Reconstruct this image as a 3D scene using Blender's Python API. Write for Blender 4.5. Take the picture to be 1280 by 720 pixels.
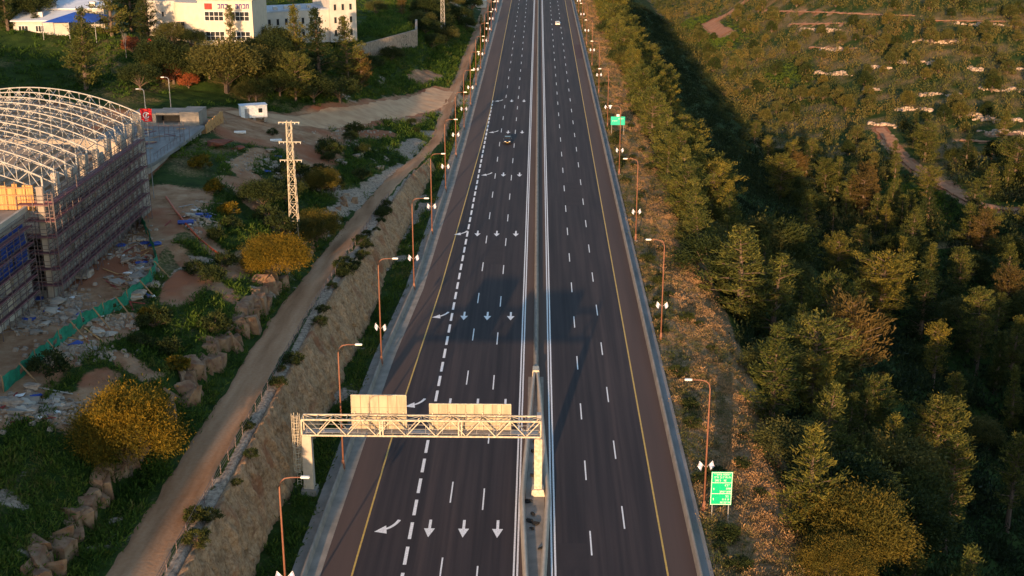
import bpy, bmesh, math, random
import numpy as np
from mathutils import Vector, Matrix
R = math.radians
for o in list(bpy.data.objects): bpy.data.objects.remove(o)
SC = bpy.context.scene
COL = SC.collection

# ------------------------------------------------------------ camera, sky, sun, exposure
CAM_Z = 65.0
PITCH, YAW = math.atan2(540, 1600), math.atan(0.02125*0.9475)
cd = bpy.data.cameras.new('camera'); cam = bpy.data.objects.new('camera', cd); COL.objects.link(cam)
cam.location = (0, 0, CAM_Z); cam.rotation_euler = (R(90)-PITCH, 0, YAW)
cd.sensor_width = 36; cd.lens = 45.0; cd.clip_start = 0.5; cd.clip_end = 9000
SC.camera = cam
SUN_EL, SUN_AZ = R(8.4), R(188.7)          # azimuth clockwise from +Y, towards the sun
w = bpy.data.worlds.new('World'); SC.world = w; w.use_nodes = True
nt = w.node_tree; bg = nt.nodes['Background']
sky = nt.nodes.new('ShaderNodeTexSky'); sky.sky_type = 'NISHITA'; sky.sun_disc = False
sky.sun_elevation = SUN_EL; sky.sun_rotation = SUN_AZ; sky.air_density = 1.0; sky.dust_density = 0.6; sky.ozone_density = 1.3
nt.links.new(sky.outputs[0], bg.inputs[0]); bg.inputs[1].default_value = 0.15
sl = bpy.data.lights.new('sun', 'SUN'); so = bpy.data.objects.new('sun', sl); COL.objects.link(so)
sl.energy = 4.4; sl.angle = R(0.6); sl.color = (1.0, 0.60, 0.30)
sdir = Vector((math.sin(SUN_AZ)*math.cos(SUN_EL), math.cos(SUN_AZ)*math.cos(SUN_EL), math.sin(SUN_EL)))
so.rotation_euler = sdir.to_track_quat('Z', 'Y').to_euler(); so.location = sdir*400
SC.view_settings.view_transform = 'Standard'; SC.view_settings.look = 'None'
SC.view_settings.exposure = 1.1; SC.view_settings.gamma = 1; SC.view_settings.use_curve_mapping = False
SC.render.engine = 'CYCLES'

# ------------------------------------------------------------ helpers
def tag(o, label=None, cat=None, group=None, kind=None):
    if label: o['label'] = label
    if cat: o['category'] = cat
    if group: o['group'] = group
    if kind: o['kind'] = kind
    return o
def link(o, parent=None):
    COL.objects.link(o)
    if parent is not None: o.parent = parent
    return o
def thing(name, label, cat, loc=(0, 0, 0), rz=0, group=None):
    o = bpy.data.objects.new(name, None); link(o); o.location = loc; o.rotation_euler = (0, 0, rz)
    o.empty_display_size = 0.3
    return tag(o, label, cat, group)
def copy_tree(o, parent=None):
    c = o.copy(); COL.objects.link(c)
    if parent is not None: c.parent = parent
    for ch in list(o.children): copy_tree(ch, c)
    return c
class MB:
    def __init__(s): s.v = []; s.f = []; s.m = []; s.mi = 0
    def add(s, vs, fs):
        n = len(s.v); s.v += [tuple(p) for p in vs]
        for f in fs: s.f.append(tuple(i+n for i in f)); s.m.append(s.mi)
        return s
    def box(s, x0, x1, y0, y1, z0, z1):
        v = [(x0,y0,z0),(x1,y0,z0),(x1,y1,z0),(x0,y1,z0),(x0,y0,z1),(x1,y0,z1),(x1,y1,z1),(x0,y1,z1)]
        return s.add(v, [(0,3,2,1),(4,5,6,7),(0,1,5,4),(1,2,6,5),(2,3,7,6),(3,0,4,7)])
    def taper(s, cx, cy, z0, z1, a, b, c, d):     # frustum, half sizes a,b below, c,d above
        v = [(cx-a,cy-b,z0),(cx+a,cy-b,z0),(cx+a,cy+b,z0),(cx-a,cy+b,z0),(cx-c,cy-d,z1),(cx+c,cy-d,z1),(cx+c,cy+d,z1),(cx-c,cy+d,z1)]
        return s.add(v, [(0,3,2,1),(4,5,6,7),(0,1,5,4),(1,2,6,5),(2,3,7,6),(3,0,4,7)])
    def bar(s, p, q, w, h=None):
        h = h or w; p = Vector(p); q = Vector(q); d = (q-p).normalized()
        u = Vector((0,0,1)) if abs(d.z) < .95 else Vector((1,0,0))
        a = d.cross(u).normalized()*w/2; b = a.cross(d).normalized()*h/2
        v = [p-a-b,p+a-b,p+a+b,p-a+b,q-a-b,q+a-b,q+a+b,q-a+b]
        return s.add(v, [(0,1,2,3),(4,7,6,5),(0,4,5,1),(1,5,6,2),(2,6,7,3),(3,7,4,0)])
    def tube(s, pts, r, n=6):
        pts = [Vector(p) for p in pts]; rs = r if isinstance(r, (list, tuple)) else [r]*len(pts)
        base = len(s.v); k = len(pts)
        for i, p in enumerate(pts):
            d = (pts[min(i+1,k-1)]-pts[max(i-1,0)]).normalized()
            u = Vector((0,0,1)) if abs(d.z) < .9 else Vector((1,0,0))
            a = d.cross(u).normalized(); b = d.cross(a)
            for j in range(n):
                t = 2*math.pi*j/n; s.v.append(tuple(p+(a*math.cos(t)+b*math.sin(t))*rs[i]))
        for i in range(k-1):
            for j in range(n):
                s.f.append((base+i*n+j, base+i*n+(j+1)%n, base+(i+1)*n+(j+1)%n, base+(i+1)*n+j)); s.m.append(s.mi)
        s.f.append(tuple(base+j for j in range(n))); s.m.append(s.mi)
        s.f.append(tuple(base+(k-1)*n+j for j in range(n))[::-1]); s.m.append(s.mi)
        return s
    def poly(s, pts): return s.add(pts, [tuple(range(len(pts)))])
    def prism(s, pts, z0, z1):
        n = len(pts); v = [(x,y,z0) for x,y in pts]+[(x,y,z1) for x,y in pts]
        return s.add(v, [tuple(range(n))[::-1], tuple(range(n,2*n))]+[(i,(i+1)%n,n+(i+1)%n,n+i) for i in range(n)])
    def build(s, name, mat, parent=None, smooth=False, bevel=0):
        me = bpy.data.meshes.new(name); me.from_pydata(s.v, [], s.f)
        mats = mat if isinstance(mat, list) else [mat]
        for m in mats: me.materials.append(m)
        if len(mats) > 1: me.polygons.foreach_set('material_index', s.m)
        bm = bmesh.new(); bm.from_mesh(me); bmesh.ops.recalc_face_normals(bm, faces=bm.faces)
        if bevel: bmesh.ops.bevel(bm, geom=bm.edges[:], offset=bevel, segments=2, affect='EDGES')
        bm.to_mesh(me); bm.free()
        if smooth: me.polygons.foreach_set('use_smooth', [True]*len(me.polygons))
        me.update()
        return link(bpy.data.objects.new(name, me), parent)

def np_mesh(name, V, F, mat, parent=None, smooth=False, attrs=None):
    me = bpy.data.meshes.new(name); V = np.asarray(V, np.float32); F = np.asarray(F, np.int32)
    k = F.shape[1]
    me.vertices.add(len(V)); me.vertices.foreach_set('co', V.ravel())
    me.loops.add(F.size); me.loops.foreach_set('vertex_index', F.ravel())
    me.polygons.add(len(F)); me.polygons.foreach_set('loop_start', np.arange(0, F.size, k, dtype=np.int32))
    try: me.polygons.foreach_set('loop_total', np.full(len(F), k, np.int32))
    except Exception: pass
    if smooth: me.polygons.foreach_set('use_smooth', np.ones(len(F), bool))
    me.materials.append(mat)
    for an, arr in (attrs or {}).items():
        if arr.ndim == 2:
            a = me.attributes.new(an, 'FLOAT_COLOR', 'POINT'); c = np.ones((len(V), 4), np.float32); c[:, :3] = arr; a.data.foreach_set('color', c.ravel())
        else:
            a = me.attributes.new(an, 'FLOAT', 'POINT'); a.data.foreach_set('value', arr.astype(np.float32))
    me.update(calc_edges=True)
    return link(bpy.data.objects.new(name, me), parent)

# numpy value noise
def _h(i, j, s):
    n = (i.astype(np.int64)*374761393 + j.astype(np.int64)*668265263 + s*974711) & 0x7fffffff
    n = ((n ^ (n >> 13))*1274126177) & 0x7fffffff
    return ((n ^ (n >> 16)) & 0xffff)/65535.0
def vnoise(x, y, s=0):
    x = np.asarray(x, float); y = np.asarray(y, float)
    i = np.floor(x); j = np.floor(y); u = x-i; v = y-j; u = u*u*(3-2*u); v = v*v*(3-2*v)
    return (_h(i,j,s)*(1-u)+_h(i+1,j,s)*u)*(1-v) + (_h(i,j+1,s)*(1-u)+_h(i+1,j+1,s)*u)*v
def fbm(x, y, s=0, o=4):
    t = 0; a = .5
    for k in range(o): t = t + a*(vnoise(x*2**k+17*k, y*2**k-9*k, s+k)-.5); a *= .5
    return t
def sstep(a, b, x): t = np.clip((x-a)/(b-a), 0, 1); return t*t*(3-2*t)

# ------------------------------------------------------------ materials
MAT = {}
def nodes(name):
    m = bpy.data.materials.new(name); m.use_nodes = True; n = m.node_tree.nodes; l = m.node_tree.links
    return m, n, l, n['Principled BSDF']
def ramp(n, stops):
    r = n.new('ShaderNodeValToRGB'); e = r.color_ramp.elements
    e[0].position, e[0].color = stops[0][0], (*stops[0][1], 1); e[1].position, e[1].color = stops[-1][0], (*stops[-1][1], 1)
    for p, c in stops[1:-1]: q = e.new(p); q.color = (*c, 1)
    return r
def noise(n, l, scale, detail=4, coord='Object', vec=None, stretch=None, rough=.55):
    t = n.new('ShaderNodeTexNoise'); t.inputs['Scale'].default_value = scale; t.inputs['Detail'].default_value = detail; t.inputs['Roughness'].default_value = rough
    c = n.new('ShaderNodeTexCoord'); src = c.outputs[coord]
    if stretch:
        mp = n.new('ShaderNodeMapping'); mp.inputs['Scale'].default_value = stretch; l.new(src, mp.inputs[0]); src = mp.outputs[0]
    l.new(src, t.inputs['Vector']); return t
def mix(n, l, a, b, f, mode='MIX'):
    x = n.new('ShaderNodeMix'); x.data_type = 'RGBA'; x.blend_type = mode
    for sock, v in ((x.inputs['Factor'], f), (x.inputs['A'], a), (x.inputs['B'], b)):
        if hasattr(v, 'links'): l.new(v, sock)
        elif isinstance(v, (int, float)): sock.default_value = v
        else: sock.default_value = (*v, 1)
    return x.outputs['Result']
def bump(n, l, h, strength, dist, bs):
    b = n.new('ShaderNodeBump'); b.inputs['Strength'].default_value = strength; b.inputs['Distance'].default_value = dist
    l.new(h, b.inputs['Height']); l.new(b.outputs[0], bs.inputs['Normal'])
def simple(name, c0, c1=None, scale=2.0, rough=.75, metal=0, bmp=0.0, dist=.05, stretch=None, detail=5):
    m, n, l, bs = nodes(name); c1 = c1 or tuple(v*.75 for v in c0)
    t = noise(n, l, scale, detail, stretch=stretch); r = ramp(n, [(.35, c1), (.65, c0)])
    l.new(t.outputs[0], r.inputs[0]); l.new(r.outputs[0], bs.inputs['Base Color'])
    bs.inputs['Roughness'].default_value = rough; bs.inputs['Metallic'].default_value = metal
    bs.inputs['Specular IOR Level'].default_value = .3
    if bmp: bump(n, l, t.outputs[0], bmp, dist, bs)
    MAT[name] = m; return m
def foliage(name, cols, trans=.25, hv=.25):
    m, n, l, bs = nodes(name)
    a = n.new('ShaderNodeAttribute'); a.attribute_name = 'v'
    r = ramp(n, [(i/(len(cols)-1), c) for i, c in enumerate(cols)]); l.new(a.outputs['Fac'], r.inputs[0])
    oi = n.new('ShaderNodeObjectInfo'); r2 = ramp(n, [(0, (1-hv, 1-hv*.8, 1-hv)), (.5, (1, 1, 1)), (1, (1+hv*1.3, 1+hv*.5, 1-hv*.5))])
    l.new(oi.outputs['Random'], r2.inputs[0])
    c = mix(n, l, r.outputs[0], r2.outputs[0], 1.0, 'MULTIPLY')
    l.new(c, bs.inputs['Base Color']); bs.inputs['Roughness'].default_value = .75; bs.inputs['Specular IOR Level'].default_value = .15
    tr = n.new('ShaderNodeBsdfTranslucent'); l.new(c, tr.inputs[0])
    mx = n.new('ShaderNodeMixShader'); mx.inputs[0].default_value = trans
    l.new(bs.outputs[0], mx.inputs[1]); l.new(tr.outputs[0], mx.inputs[2]); l.new(mx.outputs[0], n['Material Output'].inputs[0])
    MAT[name] = m; return m

simple('concrete', (.29,.255,.22), (.20,.18,.155), .6, .85, bmp=.2, dist=.02)
simple('pale_concrete', (.46,.40,.33), (.36,.32,.27), .8, .85)
simple('weathered_concrete', (.25,.24,.235), (.16,.155,.15), .7, .9, stretch=(1, .25, 1))
simple('form_concrete', (.44,.39,.34), (.25,.22,.19), .5, .9, stretch=(1, 1, .3))
simple('cream_stone', (.62,.54,.43), (.55,.47,.37), .8, .85)
simple('white_wall', (.50,.465,.42), (.41,.38,.345), .5, .8)
simple('white_paint', (.78,.78,.77), (.60,.60,.60), 3, .6)
simple('road_white', (.92,.92,.93), (.60,.59,.60), 6, .5)
simple('road_yellow', (.62,.40,.08), (.45,.29,.07), 2, .6)
simple('gantry_paint', (.54,.49,.39), (.34,.29,.22), 2.6, .55)
simple('sign_back', (.44,.37,.26), (.31,.255,.18), 1.6, .5, stretch=(1, 1, .2))
simple('sign_seam', (.25,.20,.14), None, 2, .6)
simple('steel_white', (.40,.39,.37), (.26,.25,.24), 2, .5)
simple('steel_grey', (.30,.30,.31), (.20,.20,.21), 2, .5)
simple('galvanised', (.42,.42,.42), (.32,.32,.32), 2, .45, metal=.4)
simple('rust_pole', (.25,.11,.07), (.18,.08,.052), 1.2, .55)
simple('lamp_head', (.80,.79,.76), (.70,.69,.66), 4, .35)
simple('wood', (.36,.22,.11), (.24,.14,.07), 2, .8, stretch=(4, 4, .4))
simple('form_wood', (.58,.33,.13), (.40,.20,.07), 1.2, .8, stretch=(3, 3, .3))
simple('scaffold_board', (.20,.085,.10), (.12,.055,.065), 1, .85)
simple('scaffold_tube', (.17,.12,.12), (.10,.08,.08), 2, .6)
simple('blue_tarp', (.025,.07,.34), (.018,.045,.24), .8, .5)
simple('green_net', (.02,.25,.15), (.015,.16,.10), 1.5, .7)
simple('red_cloth', (.55,.015,.02), (.45,.012,.018), 2, .7)
simple('blue_canopy', (.02,.08,.42), (.018,.065,.34), 1, .6)
simple('shade_black', (.015,.015,.017), None, 2, .6)  # near-black, the shade of open interiors put into the colour
simple('glass_dark', (.03,.035,.04), (.02,.022,.026), 2, .15)
simple('purple_sign', (.08,.04,.20), None, 3, .6)
simple('brick_red', (.30,.05,.04), None, 2, .8)
simple('sign_green', (.0,.42,.20), (.0,.38,.18), 1, .4)
simple('sign_teal', (.0,.42,.30), (.0,.38,.27), 1, .4)
simple('flag_white', (.80,.80,.80), (.74,.74,.75), 2, .7)
simple('flag_blue', (.02,.06,.42), None, 2, .7)
simple('pvc_orange', (.55,.10,.03), (.42,.08,.03), 2, .6)
simple('rubble', (.40,.32,.25), (.22,.17,.13), 1.5, .95)
simple('bark', (.16,.11,.08), (.09,.065,.05), 3, .9, stretch=(2, 2, .5))
simple('bare_wood', (.42,.34,.28), (.30,.24,.20), 3, .9)
simple('red_soil', (.22,.075,.045), (.15,.05,.032), 1, .95)
simple('car_navy', (.012,.016,.028), (.010,.013,.022), 1, .25)
simple('car_white', (.75,.74,.72), (.70,.69,.68), 1, .25)
simple('rubber', (.015,.015,.015), None, 3, .8)
simple('white_roof', (.66,.70,.76), (.56,.60,.67), .4, .6)
simple('grey_roof', (.38,.42,.48), (.30,.33,.38), .3, .8)

simple('sun_tint_floor', (.42,.30,.20), (.30,.21,.14), .5, .9)  # concrete floor and tiers, orange of the sunlight put into the colour
foliage('pine_leaf', [(.020,.033,.010), (.076,.088,.021), (.175,.160,.034)], .25, .28)
foliage('dark_leaf', [(.014,.026,.009), (.030,.045,.013), (.055,.065,.017)])
foliage('acacia_leaf', [(.035,.042,.006), (.12,.088,.009), (.23,.138,.011)], .2, .10)
foliage('olive_leaf', [(.034,.044,.014), (.072,.078,.023), (.118,.108,.034)], .25, .2)
foliage('rust_leaf', [(.045,.040,.013), (.092,.066,.020), (.135,.088,.026)], .25, .15)
foliage('gold_leaf', [(.034,.042,.009), (.085,.076,.014), (.15,.108,.018)], .25, .12)
simple('stone_ledge', (.46,.36,.28), (.28,.20,.15), .8, .95)
simple('path_soil', (.42,.21,.11), (.33,.15,.08), .3, .95)
simple('rust_rock', (.30,.20,.125), (.17,.085,.05), .9, .95, bmp=.6, dist=.15)
foliage('red_leaf', [(.14,.04,.025), (.22,.07,.035), (.26,.11,.04)])
foliage('grass_leaf', [(.018,.042,.008), (.042,.086,.012), (.082,.125,.017), (.13,.11,.035)], .3)
foliage('verge_leaf', [(.038,.062,.018), (.13,.115,.040), (.39,.235,.118), (.56,.31,.15)], .25)
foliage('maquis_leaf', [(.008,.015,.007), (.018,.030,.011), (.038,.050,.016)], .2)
foliage('hill_leaf', [(.030,.048,.016), (.066,.076,.024), (.108,.100,.032), (.145,.105,.038)], .2)
# ------------------------------------------------------------ terrain
TY  = [60, 94, 156, 170, 217, 250, 282, 295, 330, 500, 1500]           # dirt track centre
TXC = [-33.6, -33.3, -32.3, -31.9, -30.7, -28.7, -24.9, -23.6, -23.9, -23.3, -23.3]
TZ  = [9, 8.5, 8, 7.5, 5, 3.5, 2, 1.8, 1.5, 1.3, 1.3]
TW  = [2.3, 2.3, 2.2, 2.1, 1.9, 1.7, 1.4, 1.5, 1.7, 1.6, 1.6]
WBY = [60, 107, 157, 187, 225, 250, 290, 1500]; WBX = [-27.6, -27.1, -25.3, -24.6, -24.1, -23.4, -21.4, -20.6]    # rock cut, foot
WTY = [60, 107, 157, 187, 217, 250, 290, 1500]; WTX = [-29.8, -29.0, -28.3, -27.5, -26.9, -25.9, -22.0, -21.2]    # rock cut, top
def LX(y): return np.interp(y, [60, 109, 139, 162, 192, 250, 300, 650], [-20.6, -20.4, -19.9, -19.4, -17.9, -17.3, -17.0, -16.7])   # left road edge
T = {60: [(-3.6,.1),(-6.2,2.6),(-52,13.5),(-60,14),(-70,14),(-110,16),(-200,25)],
     112:[(-3.4,.1),(-5.8,3.0),(-51,13.8),(-60,14),(-70,14),(-110,16),(-200,26)],
     150:[(-.9,.2),(-3.0,3.0),(-51,14),(-60,14),(-70,14),(-110,16),(-200,27)],
     190:[(-.9,.2),(-3.0,2.4),(-51,14),(-60,14),(-70,14),(-110,16),(-200,28)],
     217:[(-.9,.2),(-3.0,1.8),(-50,13.3),(-62,16.3),(-70,15.5),(-110,17),(-200,30)],
     250:[(-.9,.2),(-3.0,1.3),(-49,11),(-61.5,15.0),(-70,15),(-110,18.5),(-200,32)],
     280:[(-.9,.2),(-4.0,1.5),(-48,8.8),(-60,12.2),(-66,14),(-110,22),(-200,36)],
     300:[(-1.2,.1),(-6.0,1.6),(-46,8.8),(-60,16.5),(-66,22),(-110,26),(-200,38)],
     340:[(-1.2,.1),(-7.0,1.4),(-42,7),(-54,16),(-75,20),(-110,27),(-200,40)],
     366:[(-1.2,.1),(-7.5,2.0),(-42,8),(-50.5,10.6),(-52,15.6),(-75,20),(-200,40)],
     398:[(-2,.2),(-9,3.0),(-36.2,8.6),(-37.8,9.4),(-39,13.6),(-75,18),(-200,40)],
     430:[(-2,.2),(-8,3.5),(-37,8.6),(-41,10),(-46,14),(-75,18),(-200,42)],
     600:[(-2,.3),(-6,3.5),(-38,9),(-48,13),(-75,20),(-110,28),(-200,45)]}
TYS = sorted(T); TA = np.array([T[y] for y in TYS])
RX = np.array([15.6, 17.4, 26.5, 33, 48, 70, 92, 118, 170, 260, 400, 900, 4000])
RZ = np.array([-.1, -.25, -1.8, -7, -19, -36, -49, -51, -46, -36, -18, 60, 220])
def rough_mask(x, y):
    m = np.where(x < -18, sstep(21.5, 24.5, -x), sstep(17.2, 20, x))
    xc = np.interp(y, TY, TXC); tw = np.interp(y, TY, TW)
    m = m*sstep(.2, 2.2, np.abs(x-xc)-tw)
    m = m*np.clip(.25+sstep(2, 12, dirt_dist(x, y)), 0, 1)
    return m
DIRT_ROAD = [(-24.5,362),(-27,350),(-33.5,327),(-40,305),(-45,290),(-50,277),(-57,268),(-64,262)]
def seg_dist(x, y, pts):
    d = np.full(np.shape(x), 1e9)
    for (ax, ay), (bx, by) in zip(pts[:-1], pts[1:]):
        t = np.clip(((x-ax)*(bx-ax)+(y-ay)*(by-ay))/((bx-ax)**2+(by-ay)**2), 0, 1)
        d = np.minimum(d, np.hypot(x-ax-t*(bx-ax), y-ay-t*(by-ay)))
    return d
def dirt_dist(x, y): return seg_dist(x, y, DIRT_ROAD)
def base_h(x, y):
    x = np.asarray(x, float); y = np.asarray(y, float); sh = np.broadcast(x, y).shape
    x = np.broadcast_to(x, sh).ravel(); y = np.broadcast_to(y, sh).ravel(); z = np.zeros(x.size)
    # left side, anchor by anchor
    xc = np.interp(y, TY, TXC); zt = np.interp(y, TY, TZ); tw = np.interp(y, TY, TW)
    xb = np.interp(y, WBY, WBX); xt = np.minimum(np.interp(y, WTY, WTX), xb-.3); xt = np.maximum(xt, xc+tw+.2); xb = np.maximum(xb, xt+.3)
    ax = [np.full(x.size, -15.), LX(y)-3.0, xb-.9, xt-.5, xc+tw*.9, xc-tw]
    az = [np.zeros(x.size), np.full(x.size, -.15), np.full(x.size, -.1), zt-.05, zt, zt]
    for k in range(7):
        kx = np.interp(y, TYS, TA[:, k, 0]); kz = np.interp(y, TYS, TA[:, k, 1])
        if k < 2: kx = xc-tw+kx; kz = zt+kz
        ax.append(kx); az.append(kz)
    ax.append(np.full(x.size, -900.)); az.append(az[-1]+60)
    ax.append(np.full(x.size, -4000.)); az.append(az[-1]+120)
    for i in range(len(ax)-1):
        x1, x0 = ax[i], ax[i+1]; ok = (x <= x1) & (x > x0) if i else (x <= x1) & (x > x0)
        t = (x1-x)/np.maximum(x1-x0, 1e-3); z = np.where(ok, az[i]+(az[i+1]-az[i])*t, z)
    hz = np.interp(-x, [30, 36, 42, 46.5, 49, 53, 57, 64, 76, 105, 135, 300], [8, 9, 13, 18, 24.5, 25.5, 26.5, 32, 38, 40, 58, 80]); s = sstep(84, 42, y)*(x < -36)  # unseen hill behind the camera, its profile shaped to shade the left slopes
    z = np.where(x < -36, np.maximum(z, z*(1-s)+hz*s), z)
    # right side
    zr = np.interp(x, RX, RZ)
    up = np.clip(y-500, 0, 900)*.13*sstep(95, 210, x); zr = zr+up
    shade_spur = sstep(150, 20, y)*sstep(24, 60, x); zr = zr*(1-shade_spur)+3.0*shade_spur  # unseen spur added behind the camera to keep the valley in shade
    z = np.where(x > 15.6, zr, z)
    return z.reshape(sh)
def ground_h(x, y):
    x = np.asarray(x, float); y = np.asarray(y, float)
    m = rough_mask(x, y); big = sstep(40, 70, np.abs(x))
    n = fbm(x*.16, y*.16, 5, 4)*1.7 + fbm(x*.9, y*.9, 11, 3)*.35 + big*fbm(x*.03, y*.03, 3, 4)*6*(x > 0)*np.where(x > 0, 1-.8*sstep(400, 520, y), 1)
    n = n*np.where(x > 60, 1-.75*sstep(350, 480, y), 1)
    n = n*np.where((x < -50) & (y > 95) & (y < 262), .3, 1)
    return base_h(x, y) + n*m - .12*(np.abs(x) < 19)
def GH(x, y): return float(ground_h(np.array([x]), np.array([y]))[0])
# pixel (1280x720) -> point on the ground, used once to survey where things stand
F_ = 1600.0
_rot = cam.rotation_euler.to_matrix()
def ray(px, py): return (_rot @ Vector(((px-640)/F_, -(py-360)/F_, -1))).normalized()
def at(px, py, z):
    d = ray(px, py); t = (z-CAM_Z)/d.z; return Vector((d.x*t, d.y*t, z))
def hit(px, py):
    d = ray(px, py); t = np.linspace(60, 1600, 6200); h = ground_h(d.x*t, d.y*t)
    i = int(np.argmax(CAM_Z+d.z*t < h)); return Vector((d.x*t[i], d.y*t[i], float(h[i])))

PATHS = [([(1098,160),(1112,176),(1126,197),(1150,215),(1180,233),(1215,254),(1240,262),(1282,266)], 1.9), ([(934,0),(922,10),(912,16),(900,24),(884,29),(893,36),(908,43)], 3.8),
         ([(1240,168),(1282,170)], 1.4)]
def hit_s(px, py):       # same survey on the smooth terrain
    d = ray(px, py); t = np.linspace(60, 2600, 5000); h = base_h(d.x*t, d.y*t); i = int(np.argmax(CAM_Z+d.z*t < h)); return Vector((d.x*t[i], d.y*t[i], float(h[i])))
_terr = [(955, 1150, 14, 21), (985, 1080, 31, 30), (1010, 1075, 60, 62), (1150, 1280, 26, 28), (1195, 1280, 176, 181), (1215, 1280, 192, 197)]
PW = [([(q.x, q.y) for q in (hit(*p_) for p_ in pl)], w_) for pl, w_ in PATHS]
for a_, b_, y_, y2_ in _terr:
    PW.append(([(q.x, q.y) for q in (hit_s(a_+(b_-a_)*t_, y_+(y2_-y_)*t_+.05*math.sin(t_*9+y_)) for t_ in np.linspace(0, 1, 9))], 1.0 if y_ > 100 else .7))
def pdist(x, y): return np.minimum.reduce([seg_dist(x, y, pl)-w_+(2 if w_ > 1.1 else 3.2) for pl, w_ in PW])
def axis(*segs):
    out = []
    for a, b, s in segs: out += list(np.arange(a, b, s))
    return np.array(out+[segs[-1][1]])
xs = axis((-4000,-900,310),(-900,-220,40),(-220,-130,5),(-130,-62,1.5),(-62,-20,.5),(-20,16,4.5),(16,46,.8),(46,150,2.2),(150,430,5),(430,900,30),(900,4000,310))
ys = axis((-500,20,20),(20,84,4),(84,300,.6),(300,460,1.2),(460,700,2.5),(700,1300,6),(1300,2000,50),(2000,6000,400))
GX, GY = np.meshgrid(xs, ys); GZ = ground_h(GX, GY)
nx, ny = len(xs), len(ys)
idx = np.arange(nx*ny).reshape(ny, nx)
FF = np.stack([idx[:-1,:-1], idx[:-1,1:], idx[1:,1:], idx[1:,:-1]], -1).reshape(-1, 4)
# what covers the ground: R bare soil, G dry straw-coloured, B pale stones
def blob(x, y, cx, cy, rx, ry): return np.exp(-(((x-cx)/rx)**2+((y-cy)/ry)**2)**1.5)
n1 = fbm(GX*.12, GY*.12, 31, 4); n2 = fbm(GX*.5, GY*.5, 37, 3)
soil = sstep(7.5, 4.8, dirt_dist(GX, GY)+n2*4)
site = sstep(-49.5, -52, GX+n2*3)*sstep(96, 104, GY)*np.where(GX > -64, sstep(204, 194, GY), sstep(262, 248, GY))*sstep(-118, -108, GX)*(GX < -40)
soil = np.maximum(soil, site)
for b in ((-49,262,8,13),(-45,250,6,14),(-56,250,10,14),(-42,238,3.5,8),(-41,170,2.5,9),(-45,155,2.5,8),(-31,318,3,9),(-29.5,352,4,9),(-52,120,2.5,16),(-46,124,2,4)):
    soil = np.maximum(soil, np.clip(blob(GX, GY, *b)*1.3+n1*.8, 0, 1)*(blob(GX, GY, *b) > .25))
for pl_, w_ in (([(208,236),(225,262),(252,294),(292,335)], 1.4), ([(283,222),(306,248),(330,262),(352,290)], 1.3), ([(196,296),(226,322),(262,352),(290,372)], 1.1), ([(160,398),(120,425),(60,455),(10,492)], 1.5), ([(100,500),(88,535)], 1.6), ([(190,470),(150,440)], .5), ([(330,190),(300,205),(318,232)], 1.8), ([(300,172),(345,178),(395,176),(440,168),(490,166)], 2.0), ([(520,100),(545,92)], 2.4), ([(495,150),(520,140)], 1.2)):
    pts_ = [(q.x, q.y) for q in (hit_s(*p_) for p_ in pl_)]; soil = np.maximum(soil, sstep(w_+1.1, w_-.4, seg_dist(GX, GY, pts_)+n2*2.2+n1*1.5))
soil = np.maximum(soil, sstep(4.5, 2.5, pdist(GX, GY)+n2*3))
soil = np.maximum(soil, (GX > 24.5)*(GX < 29)*sstep(-.02, .12, n1+n2*.5)*.9)
dry = np.where((GX > 16) & (GX < 31), .85+n1, 0); mead = [hit(893, 44), hit(905, 52), hit(1150, 250), hit(1165, 262), hit(985, 95), hit(870, 30)]
dry = np.maximum(dry, np.where((GX > 90) & (GY > 380), .30+n1*1.4, 0))
for q in mead: dry = dry*(1-np.exp(-(((GX-q.x)/13)**2+((GY-q.y)/32)**2)))
dry = np.maximum(dry, np.where((GX < -60) & (GY > 210), .12+n1*1.4, 0)); dry = np.maximum(dry, np.where(GX < -20, .08+n1*1.2, 0))
stone = np.where((GX < -22) & (GX > -48), sstep(.10, .2, n1+n2*.4), 0)*.8
stone = np.maximum(stone, np.clip(blob(GX, GY, -99, 232, 16, 10)*1.6+n2*.6, 0, 1)*(GX < -75))
for pl_, w_ in (([(398,292),(430,262),(462,235),(500,208)], .8), ([(440,300),(465,280),(480,262)], 1.0), ([(520,175),(505,195)], 1.6), ([(535,255),(500,292),(470,330)], .8)):
    pts_ = [(q.x, q.y) for q in (hit_s(*p_) for p_ in pl_)]; stone = np.maximum(stone, sstep(w_+1.0, w_-.3, seg_dist(GX, GY, pts_)+n2*3))
xcg = np.interp(GY, TY, TXC); twg = np.interp(GY, TY, TW); xtg = np.interp(GY, WTY, WTX)
stone = np.maximum(stone, ((GX > xcg+twg+.35) & (GX < xtg+1.2) & (GY < 262))*1.0)
soil = np.where((GX > 16) & (GX < 31), soil*.25, soil)
zone = np.clip(np.stack([soil, dry, stone], -1), 0, 1).reshape(-1, 3)
m, n, l, bs = nodes('ground')
a = n.new('ShaderNodeVertexColor'); a.layer_name = 'zone'; sp = n.new('ShaderNodeSeparateColor'); l.new(a.outputs[0], sp.inputs[0])
t1 = noise(n, l, .35, 6, rough=.65); t2 = noise(n, l, 2.2, 5, rough=.7); t3 = noise(n, l, .06, 4)
gr = ramp(n, [(.30, (.012,.026,.006)), (.5, (.026,.050,.009)), (.72, (.050,.072,.015))]); l.new(t1.outputs[0], gr.inputs[0])
dr = ramp(n, [(.28, (.085,.080,.028)), (.5, (.26,.165,.085)), (.70, (.44,.28,.17))]); l.new(t2.outputs[0], dr.inputs[0])
so_ = ramp(n, [(.30, (.21,.10,.05)), (.5, (.34,.195,.11)), (.70, (.44,.29,.18))]); l.new(t1.outputs[0], so_.inputs[0])
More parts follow.
